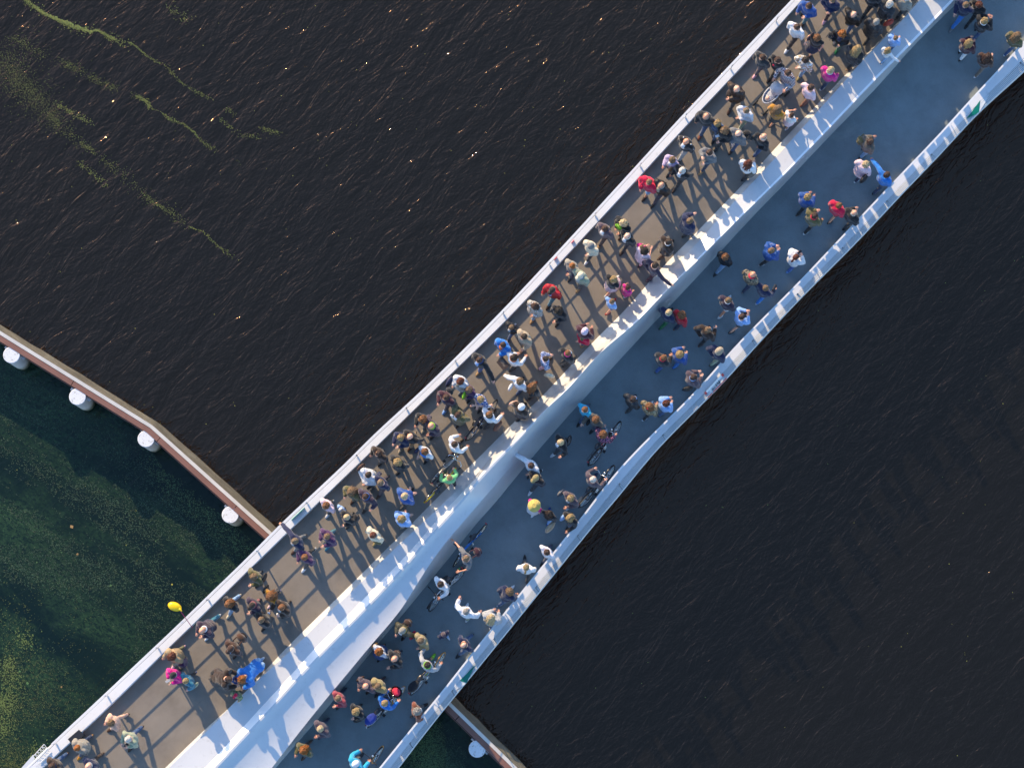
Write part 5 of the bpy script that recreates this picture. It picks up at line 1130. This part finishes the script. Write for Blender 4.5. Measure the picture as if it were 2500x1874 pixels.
 ('T', 672, 1078, 226, 's:tan', 'p:khaki', 't:maroon', 'black', 'dd', .20, 1.0, 'person in khaki padded jacket beside the mauve jacket'),
 ('T', 138, 1240, 228, 's:tan', 's:coral', 't:djeans', 'char', 'pd', .20, 1.02, 'person in coral red sweater next to the girder'),
 ('T', 380, 1420, 226, 'c:blond', 'j:black', 't:black', 'black', 'pd', .10, .97, 'person in black coat with teal scarf and a flat black case'),
 ('T', 770, 1300, 42, 's:blond', 's:bblue', 't:jeans', 'char', 'hh', .16, .99, 'person in bright blue sweater pushing a bicycle with pink basket'),
 ('T', 1208, 1412, 20, 'c:grey', 'j:rust', 't:black', 'black', 'dd', .20, .97, 'grey-haired person in rust cardigan at the lower railing'),
 ('U', 562, 1130, 226, 's:lblond', 'j:mauve', 't:navy', 'navy', 'pd', .20, 1.02, 'person in mauve jacket and navy trousers below the coral sweater'),
 ('U', 330, 1425, 226, 'l:orange', 'j:olive', 't:brown', 'brown', 'dp', .20, .98, 'person with long orange hair in olive jacket next to the girder'),
 ('U', 1042, 1602, 42, 'y:white', 'j:turq', 't:char', 'char', 'hh', .14, 1.0, 'person in white bicycle helmet and turquoise jacket at the bottom edge')]
LOWT = set('BMNOPQRSTU')
for t, x, y, face, hair, top, bot, shoe, arms, stride, size, lab in ROWS:
    p = tp(t, x, y); low = t in LOWT; z = ZL + zlow(uv(p)[0]) if low else ZL
    lean = 0.0; cr = 0.0
    if 'leaning over the children' in lab: lean, cr = .75, .12
    if 'bending over' in lab: lean, cr = .95, .15
    if 'leaning to the lower railing' in lab or 'holding the balloon' in lab: lean = .3
    person(p, face, hair, top, bot, shoe, arms, stride, size, lab, z + .001, group=GD if low else GU, lean=lean, crouch=cr)
gz = ZL + .385
p = tp('A', 1862, 512); person(p, 46, 's:tan', 'j:sky', 't:jeans', 'navy', 'fp', .16, .74, 'child in blue and white jacket standing on the girder', gz, group='children standing on the girder')
p = tp('A', 1765, 672, ); person(p, 44, 'l:blond', 's:white', 't:ljeans', 'navy', 'ds', .16, .70, 'child with long blond hair in white top standing on the girder', gz, group='children standing on the girder')

for k, (x, y) in enumerate([(2075, -62), (2150, -72), (2210, -58), (2120, -120), (2190, -130), (2260, -110), (2310, -60), (2040, -110), (2345, -130), (2260, -175)]):
    person((x, y), random.choice([46, 226]), random.choice(['s:brown', 'o:blond', 's:dbrown']), random.choice(['j:char', 'j:navy', 'c:black']), 't:char', 'black', random.choice(['dd', 'df', 'pd']), .2, 1.0, 'person in dark clothes walking just beyond the top edge of the picture', ZL + .001, group='walkers just beyond the top edge')

# ------------------------------------------------------------------ bicycles
WR = 0.335
def ring(mb, R_, r, n=28, m=6, mi=0):
    vs, fs = [], []
    for i in range(n):
        a = 2 * math.pi * i / n
        for k in range(m):
            w = 2 * math.pi * k / m; q = R_ + r * math.cos(w); vs.append(Vector((q * math.cos(a), r * 1.0 * math.sin(w), q * math.sin(a))))
    for i in range(n):
        for k in range(m): fs.append((i * m + k, i * m + (k + 1) % m, ((i + 1) % n) * m + (k + 1) % m, ((i + 1) % n) * m + k))
    return mb.add(vs, fs, mi)
b = MB(); ring(b, WR - .018, .020); TYRE = b.mesh('tyre', True)
b = MB(); ring(b, WR - .045, .011, 28, 5); RIM = b.mesh('rim', True)
b = MB()
for i in range(14):
    a = 2 * math.pi * i / 14; b.tube((.02 * math.cos(a), .025 * (-1) ** i, .02 * math.sin(a)), ((WR - .05) * math.cos(a), 0, (WR - .05) * math.sin(a)), .003, n=4, caps=0)
b.tube((0, -.045, 0), (0, .045, 0), .022, n=8, caps=0); SPOKES = b.mesh('spokes', False)
M_TYREO = paint('amber_tyre', (0.42, 0.20, 0.05), 0.7)
def arc_guard(x, a0, a1, R_=WR + .025, w=.028, n=12):
    mb = MB(); vs, fs = [], []
    for i in range(n + 1):
        a = R(a0 + (a1 - a0) * i / n)
        for rr, y in ((R_, -w), (R_ + .010, -w * .5), (R_ + .010, w * .5), (R_, w)): vs.append(Vector((x + rr * math.cos(a), y, WR + rr * math.sin(a))))
    for i in range(n):
        for k in range(3): fs.append((i * 4 + k, i * 4 + k + 1, (i + 1) * 4 + k + 1, (i + 1) * 4 + k))
    return mb.add(vs, fs)
def bicycle(t, rear, front, colour, label, low, guards=None, rack=True, basket=None, pannier=None, tyre=None, lean=8.0, flatbar=False, lens=1.0):
    pr, pf = tp(t, *rear), tp(t, *front); mid = ((pr[0] + pf[0]) / 2, (pr[1] + pf[1]) / 2); z = ZL + zlow(uv(mid)[0]) if low else ZL
    a, c = at(*pr, z + WR), at(*pf, z + WR); m = (a + c) / 2; an = math.atan2(c.y - a.y, c.x - a.x)
    k = min(1.0, max(.62, (c - a).length / 1.74)) * lens
    o = empty('bicycle', (m.x, m.y, z + .002), an); o.rotation_euler = (R(lean), 0, an); o.scale = (k, k, k); tag(o, label, 'bicycle', 'bicycles being pushed over the bridge')
    fx, rx = .53, -.53
    for x in (fx, rx):
        w_ = link('wheel', RIM, M_CHROME if not RIM.materials else (), o); w_.location = (x, 0, WR); w_.rotation_euler = (0, 0, R(9) if x > 0 else 0)
        ty = link('tyre', TYRE if not tyre or x < 0 else TYRE.copy(), (), w_)
        if not ty.data.materials: ty.data.materials.append(M_RUBBER)
        if tyre and x > 0: ty.data.materials[0] = M_TYREO
        sp = link('spokes', SPOKES, M_CHROME if not SPOKES.materials else (), w_)
    bb_, st, hd, ht = Vector((-.10, 0, .29)), Vector((-.22, 0, .78)), Vector((.36, 0, .62)), Vector((.30, 0, .84))
    f = MB(); f.tube(bb_, st, .017, n=7); f.tube(bb_, hd, .021, n=7); f.tube(st.lerp(bb_, .25), ht.lerp(hd, .3), .016, n=7); f.tube(hd, ht, .022, n=7)
    for s in (1, -1): f.tube(bb_, (rx, .05 * s, WR), .011, n=6); f.tube(st.lerp(bb_, .12), (rx, .05 * s, WR), .009, n=6); f.tube(hd, (fx, .05 * s, WR), .012, n=6)
    fr_ = f.build('frame', M_GLOSS, o, True); fr_.color = colour
    f = MB(); f.tube(ht, ht + Vector((-.03, 0, .14)), .015, n=7); hb = ht + Vector((-.02, 0, .15))
    for s in (1, -1):
        if flatbar: f.tube(hb + Vector((.05, 0, 0)), hb + Vector((.02, .31 * s, .01)), .013, n=7)
        else: f.tube(hb, hb + Vector((.06, .14 * s, .04)), .013, n=7); f.tube(hb + Vector((.06, .14 * s, .04)), hb + Vector((-.02, .28 * s, .02)), .013, n=7); f.tube(hb + Vector((-.02, .28 * s, .02)), hb + Vector((-.16, .30 * s, .0)), .013, n=7)
    hbm = f.build('handlebar', M_CHROME if not flatbar else M_BIKEBLK, o, True)
    for s in (1, -1):
        f = MB(); p0 = hb + (Vector((.02, .24 * s, .01)) if flatbar else Vector((-.08, .295 * s, .01))); p1 = hb + (Vector((.02, .32 * s, .01)) if flatbar else Vector((-.17, .30 * s, .0))); f.tube(p0, p1, .019, n=7); f.build('grip', M_RUBBER, hbm, True)
    f = MB(); f.loft([(-.26, 0, .86, .13, .075), (-.26, 0, .885, .135, .08), (-.25, 0, .90, .11, .06)], 12); f.tube((-.16, 0, .88), (-.02, 0, .878), .040, .020, 7); f.tube((-.225, 0, .78), (-.24, 0, .86), .014, n=7); f.build('saddle', M_BIKEBLK, o, True)
    f = MB(); f.tube((-.10, -.07, .29), (-.10, .07, .29), .02, n=7, caps=0); f.loft([(-.10, .055, .29, .001, .001), (-.10, .056, .29, .001, .001)], 6) if False else None
    ring_ = MB(); ring(ring_, .09, .012, 18, 5); f.add([(x - .10, y - .055, z_ + .29) for x, y, z_ in ring_.v], ring_.f)
    f.tube((-.10, .075, .29), (.03, .08, .20), .010, n=6); f.tube((-.10, -.075, .29), (-.23, -.08, .38), .010, n=6); ck = f.build('crank', M_CHROME, o, True)
    for s, p in ((1, (.03, .13, .20)), (-1, (-.23, -.13, .38))): f = MB(); f.box(p, (.09, .09, .022)); f.build('pedal', M_RUBBER, ck)
    if guards:
        for x, a0, a1 in ((rx, 20, 195), (fx, 35, 165)):
            g = arc_guard(x, a0, a1).build('mudguard', M_GLOSS, o, True); g.color = guards
    if rack:
        f = MB()
        for y in (-.055, 0, .055): f.tube((-.34, y, .73), (-.80, y, .73), .007, n=5, caps=0)
        for x in (-.36, -.58, -.80): f.tube((x, -.055, .73), (x, .055, .73), .007, n=5, caps=0)
        for y in (-.055, .055): f.tube((-.60, y, .73), (rx, y, WR), .006, n=5, caps=0)
        f.build('luggage_rack', M_BIKEBLK, o)
    f = MB(); f.box((-.83, 0, .66), (.03, .06, .045)); f.build('tail_light', M_RED, o)
    f = MB(); f.ball((.42, 0, .80), (.045, .04, .04), 9, 7); f.build('headlight', M_CHROME, o, True)
    if basket:
        f = MB(); f.loft([(.56, 0, .70, .14, .17), (.56, 0, .92, .18, .21), (.56, 0, .92, .165, .195), (.56, 0, .75, .13, .155)], 14); bk = f.build('basket', M_BIKEBLK, o); f = MB(); f.ball((.56, 0, .90), (.13, .15, .07), 10, 7); g = f.build('bundle', M_CLOTH, bk, True); g.color = basket
    if pannier:
        f = MB(); f.loft([(-.58, 0, .74, .21, .13), (-.58, 0, .80, .23, .15), (-.58, 0, .93, .20, .12), (-.58, 0, .95, .12, .07)], 12); g = f.build('pannier', M_CLOTH, o, True); g.color = pannier
    return o
bicycle('G', (505, 1645), (945, 1098), CL['navy'], 'dark city bicycle pushed by the person in white shirt and black scarf', False, CL['char'], lean=-10)
bicycle('H', (805, 1248), (1262, 735), CL['lgrey'], 'grey bicycle pushed by the person in white sweater with shoulder strap', False, lean=14)
bicycle('H', (728, 1505), (1162, 1022), CL['black'], 'bicycle with yellow mudguards pushed by the light green sweater', False, CL['yellow'], rack=False, flatbar=True, lean=12)
bicycle('Q', (785, 1048), (1244, 460), CL['maroon'], 'red city bicycle with white handlebar beside the dark flowered jacket', True, CL['char'], lean=-14)
bicycle('Q', (650, 1622), (1162, 1050), CL['black'], 'black city bicycle pushed close along the lower railing', True, CL['char'], lean=-14)
bicycle('R', (508, 820), (18, 1402), CL['bblue'], 'blue racing bicycle beside the girder with the maroon backpack', True, None, False, flatbar=True, lean=4)
bicycle('S', (1048, 330), (530, 915), CL['white'], 'white bicycle pushed by the person in white sweater on the lower deck', True, CL['char'], flatbar=True, lean=12)
bicycle('T', (1112, 1230), (1638, 624), CL['lgrey'], 'silver bicycle with black luggage bag and amber front tyre', True, None, False, None, CL['black'], True, -10, True)
bicycle('T', (545, 1650), (1080, 1100), CL['black'], 'black bicycle with pink bundle in its front basket', True, CL['wht2'], False, hexc('#d2304f'), hexc('#20388f'), True, -10)
bicycle('U', (960, 1950), (1452, 1380), CL['char'], 'dark bicycle of the helmeted person at the bottom edge', True, CL['char'], flatbar=True, tyre=True, lean=-10)

# ------------------------------------------------------------------ bags and things in hands
def pxz(t, x, y, h, low=None):
    p = tp(t, x, y); lo = (t in LOWT) if low is None else low
    return at(p[0], p[1], (ZL + zlow(uv(p)[0]) if lo else ZL) + h)
def backpack(t, x, y, face, col, label, size=1.0, h=1.22):
    c = pxz(t, x, y, h); o = empty('backpack', c.to_tuple(), R(face)); o.scale = (size,) * 3; tag(o, label, 'backpack', 'backpacks in the crowd')
    f = MB(); f.loft([(0, 0, -.26, .085, .135), (0, 0, -.20, .105, .155), (0, 0, .10, .095, .150), (-.005, 0, .20, .070, .115), (-.01, 0, .235, .03, .06)], 14); g = f.build('sack', M_CLOTH, o, True); g.color = col
    f = MB(); f.loft([(-.085, 0, -.22, .05, .105), (-.09, 0, -.02, .05, .105), (-.08, 0, .01, .03, .08)], 10); g = f.build('front_pocket', M_CLOTH, o, True); g.color = tuple(q * .8 for q in col[:3]) + (1,)
    for s in (1, -1): f = MB(); f.tube((.06, .09 * s, .20), (.17, .10 * s, .19), .018, n=6); f.tube((.17, .10 * s, .19), (.20, .10 * s, .0), .018, n=6); g = f.build('strap', M_CLOTH, o, True); g.color = col
def handbag(t, x, y, face, col, label, size=1.0, h=.85, mat=None):
    c = pxz(t, x, y, h); o = empty('bag', c.to_tuple(), R(face)); o.scale = (size,) * 3; tag(o, label, 'bag', 'bags carried in the crowd')
    f = MB(); f.loft([(0, 0, -.15, .165, .060), (0, 0, -.13, .175, .075), (0, 0, .06, .160, .065), (0, 0, .12, .150, .030)], 14); g = f.build('pouch', mat or M_LEATHER, o, True); g.color = col
    f = MB(); f.tube((-.12, 0, .11), (-.07, 0, .36), .010, n=6); f.tube((-.07, 0, .36), (.07, 0, .36), .010, n=6); f.tube((.07, 0, .36), (.12, 0, .11), .010, n=6); g = f.build('handle', mat or M_LEATHER, o, True); g.color = col
backpack('C', 965, 985, 226, CL['black'], 'black backpack on the bald person with dark glasses')
backpack('D', 372, 770, 226, CL['crimson'], 'red backpack on the red padded jacket', .85)
backpack('D', 62, 1300, 226, CL['black'], 'black backpack behind the green bag', .8)
backpack('A', 985, 480, 230, CL['black'], 'small black backpack of the person with orange curls', .7)
backpack('G', 262, 960, 228, CL['char'], 'dark backpack between the maroon jacket and the purple sweater', .85)
backpack('I', 1045, 790, 200, CL['black'], 'black backpack next to the striped bonnet', .8)
backpack('J', 605, 1140, 228, hexc('#4a3020'), 'large brown leather backpack with straps on the brown coat', 1.15)
backpack('M', 560, 235, 34, CL['olive'], 'patterned olive backpack alone on the lower deck', .9)
backpack('R', 360, 1200, 205, CL['maroon'], 'maroon backpack of the person with the blue bicycle', 1.05)
backpack('S', 255, 1050, 226, CL['brown'], 'brown backpack next to the grey knit hat', .95)
backpack('T', 935, 640, 222, CL['brown'], 'brown backpack of the bald person in black on the lower deck', .9)
handbag('A', 1768, 305, 20, hexc('#9c3524'), 'red handbag beside the white-haired person at the girder', 1.0)
handbag('A', 715, 490, 45, CL['plum'], 'dark patterned shoulder bag above the navy skirt', .9, 1.1)
handbag('C', 1035, 1525 - 20, 40, CL['taupe'], 'grey-brown shopping bag of the white jacket by the girder', 1.15, .7)
handbag('D', 772, 612, 30, CL['tan'], 'tan handbag beside the black suit', .7, .95)
handbag('D', 62, 1408, 320, CL['lime'], 'bright green bag on the black jacket', .9, 1.2)
handbag('E', 232, 1200, 320, CL['navy'], 'navy bag with pink trim in front of the stone jacket', .9, 1.05)
handbag('F', 845, 1408, 60, CL['black'], 'black handbag swinging beside the girder', .7, 1.0)
handbag('F', 505, 1638, 350, CL['cream'], 'white tote bag hanging from the checked shirt', 1.0, .75)
handbag('F', 700, 1440, 40, CL['black'], 'black satchel at the front of the pink scarf', .85, .95)
handbag('G', 258, 830, 60, CL['navy'], 'navy shoulder bag of the white coat', 1.1, 1.1)
handbag('G', 455, 1022, 75, CL['lime'], 'lime green bag in front of the purple sweater', .75, 1.1)
handbag('G', 1088, 905, 60, CL['white'], 'white jacket-like bag at the elbow in mid deck', .8, 1.1, M_CLOTH)
handbag('G', 1400, 1000, 20, CL['char'], 'black slouchy bag of the long ginger hair', 1.0, .9)
handbag('G', 1125, 1125, 20, CL['peach'], 'beige bag beside the pale hat at the girder', .9, 1.2)
handbag('G', 912, 1430, 50, hexc('#5a3426'), 'brown bag with pale dots hanging beside the dark bicycle', 1.15, .9)
handbag('G', 325, 1310, 330, CL['white'], 'white bag in front of the olive coat', .85, 1.2)
handbag('H', 665, 815, 40, CL['navy'], 'navy bag of the white shirt and blue apron', .9, 1.0)
handbag('I', 1110, 110, 45, CL['brown'], 'brown straw bag above the white coat', .95, 1.2)
handbag('I', 1330, 1120, 335, CL['olive'], 'olive green bag below the cream jacket', .85, .95)
handbag('J', 905, 330, 65, CL['black'], 'black studded shoulder bag of the olive grey jacket', 1.0, 1.05)
handbag('J', 930, 480, 60, CL['black'], 'black bag behind the mustard sweater', .9, 1.1)
handbag('K', 790, 1400, 35, CL['sage'], 'pale green cloth bag of the dark teal jacket', .95, .85, M_CLOTH)
handbag('M', 612, 740, 50, CL['black'], 'black shoulder bag of the pale pink coat', 1.1, .95)
handbag('P', 880, 1260, 10, CL['black'], 'black bag with blue label by the kerb near the clearance sign', 1.0, .8)
handbag('Q', 490, 690, 70, CL['char'], 'shiny grey bag of the black suit', 1.1, .95, M_GLOSS)
handbag('Q', 385, 1390, 45, CL['grey'], 'grey shopping bag of the mauve jacket', .95, .9)
handbag('Q', 758, 435, 60, CL['black'], 'black bag of the taupe jacket', .8, .9)
handbag('R', 1345, 860, 50, CL['beige'], 'tan sack bag of the long dark hair', 1.3, .8, M_CLOTH)
handbag('R', 1530, 720, 45, CL['sky'], 'pale blue bag carried by the curly-haired person in black', 1.0, .95, M_CLOTH)
handbag('S', 315, 1215, 60, CL['crimson'], 'red bag between the knit hat and the beige fur scarf', .95, .95)
handbag('T', 635, 520, 40, CL['mustard'], 'orange bag of the denim skirt', .75, 1.15, M_CLOTH)
handbag('T', 440, 975, 30, CL['brown'], 'brown shoulder bag of the bald person in mauve', .85, 1.2)
handbag('T', 425, 1515, 25, CL['black'], 'flat black case of the teal scarf', 1.2, .85)
def held(name, t, x, y, h, size, rz, mat, label, cat, col=None):
    c = pxz(t, x, y, h); f = MB(); sx, sy, sz = size; f.box((0, 0, 0), size); g = f.build(name, mat); g.location = c; g.rotation_euler = (0, 0, R(rz)); tag(g, label, cat)
    bv = g.modifiers.new('b', 'BEVEL'); bv.width = min(size) * .25; bv.segments = 2
    if col: g.color = col
    return g
held('phone', 'C', 565, 1005, 1.25, (.15, .075, .012), 20, M_GLOSS, 'pale phone held by the long-haired person in black', 'phone', CL['wht2'])
held('phone', 'K', 440, 1335, 1.2, (.15, .075, .012), 30, M_GLOSS, 'phone held by the person in black hat and magenta', 'phone', CL['lgrey'])
held('phone', 'O', 1505, 305, 1.5, (.15, .075, .012), 40, M_GLOSS, 'phone held up by the ponytail at the lower railing', 'phone', CL['black'])
held('camera', 'O', 1165, 785, 1.1, (.22, .09, .09), 60, M_BIKEBLK, 'black camera held by the navy sweater on the lower deck', 'camera')
held('camera', 'L', 1540, 1355, 1.1, (.15, .10, .10), 50, M_BIKEBLK, 'black camera held by the grey-haired person in sage', 'camera')
c = pxz('J', 1095, 822, 1.1); f = MB(); f.loft([(0, 0, -.06, .033, .033), (0, 0, .06, .042, .042), (0, 0, .068, .043, .043)], 14); g = f.build('cup', M_SIGNW, None, True); g.location = c; tag(g, 'white paper cup in the hand of the brown jacket', 'cup')
# the brown board with a pale keyhole shape
c = pxz('G', 985, 595, .95); o = empty('carried_board', c.to_tuple(), R(-50)); tag(o, 'brown board with a pale keyhole shape carried by the white sweater', 'board')
f = MB(); f.box((0, 0, 0), (.34, .26, .05)); g = f.build('panel', M_TINT, o); g.color = hexc('#3b3029')
f = MB(); f.loft([(-.05, .02, .026, .075, .055), (-.05, .02, .034, .075, .055)], 16); f.loft([(.06, -.015, .026, .06, .03), (.06, -.015, .0335, .06, .03)], 12); g = f.build('shape', M_TINT, o); g.color = CL['taupe']

# stroller
c = pxz('A', 190, 1305, .0); o = empty('stroller', c.to_tuple(), R(226)); tag(o, 'white and grey stroller with baby pushed by the plaid shirt', 'stroller')
f = MB(); f.loft([(.10, 0, .52, .26, .14), (.10, 0, .56, .36, .19), (.10, 0, .74, .40, .21), (.10, 0, .75, .375, .185), (.10, 0, .60, .33, .15)], 20); g = f.build('bassinet', M_CLOTH, o, True); g.color = CL['wht2']
f = MB(); f.ball((-.14, 0, .74), (.25, .225, .24), 14, 10); g = f.build('canopy', M_CLOTH, o, True); g.color = hexc('#b9bcc2')
f = MB(); f.ball((.13, 0, .68), (.27, .15, .06), 12, 8); g = f.build('blanket', PAT['floral'], o, True); g.color = CL['lgrey']
f = MB()
for s in (1, -1): f.tube((-.62, .24 * s, 1.0), (-.05, .24 * s, .62), .014, n=6); f.tube((-.05, .24 * s, .62), (.52, .22 * s, .17), .014, n=6); f.tube((-.05, .24 * s, .62), (-.34, .28 * s, .17), .014, n=6)
f.tube((-.62, -.24, 1.0), (-.62, .24, 1.0), .016, n=6); f.build('chassis', M_BIKEBLK, o, True)
for x, y in ((.54, .22), (.54, -.22), (-.36, .30), (-.36, -.30)):
    f = MB(); ring(f, .105, .026, 16, 6); g = f.build('wheel', M_RUBBER, o, True); g.location = (x, y, .133)
f = MB(); f.ball((0, 0, 0), (.065, .058, .06), 10, 8); g = f.build('baby_head', M_SKIN, o, True); g.location = (.30, 0, .73); g.color = hexc('#e3b59c')

# toddler carried by the pink dress
p = tp('E', 1190, 838); person(p, 48, 's:blond', 'j:magenta', 't:magenta', 'white', 'pp', .05, .52, 'toddler in magenta jacket carried by the person in pale pink dress', ZL + .55)
finish_people()

# plain yellow balloon on a pink stick, held out over the water
c = at(427, 1480, ZL + 1.35); o = empty('balloon', c.to_tuple(), R(-21)); tag(o, 'plain yellow foil balloon on a pink stick held out over the water', 'balloon')
f = MB(); f.loft([(-.03, 0, -.06, .05, .03), (-.03, 0, -.048, .12, .08), (-.02, 0, -.02, .185, .115), (-.01, 0, .0, .205, .125), (-.02, 0, .02, .185, .115), (-.03, 0, .048, .12, .08), (-.03, 0, .06, .05, .03)], 26); f.tube((.17, -.02, 0), (.235, -.05, 0), .045, .02, 8); g = f.build('foil', M_GLOSS, o, True); g.color = hexc('#e8c20a')
f = MB(); f.loft([(-.01, 0, -.004, .218, .136), (-.01, 0, .004, .218, .136)], 26); g = f.build('seam', M_GLOSS, o); g.color = hexc('#e0b808')
p0 = at(438, 1487, ZL + 1.33) - c; p1 = at(470, 1532, ZL + 1.05) - c; rot = Matrix.Rotation(R(21), 3, 'Z')
f = MB(); f.tube(rot @ p0, rot @ p1, .010, n=6); g = f.build('stick', M_TINT, o, True); g.color = hexc('#b02060')

# dark box on the deck at the kerb
c = pxz('L', 885, 1240, .0, False); o = empty('equipment_box', c.to_tuple(), R(41)); tag(o, 'dark box standing on the deck against the kerb, lower left', 'box')
f = MB(); f.box((0, 0, .17), (.42, .22, .34)); g = f.build('case', M_BIKEBLK, o)
f = MB(); f.box((0, 0, .355), (.44, .24, .03)); g = f.build('lid', M_BIKEBLK, o)
for s in (1, -1): f = MB(); f.tube((.2225 * s, -.05, .22), (.2225 * s, .05, .22), .012, n=6); f.build('handle', M_CHROME, o, True)
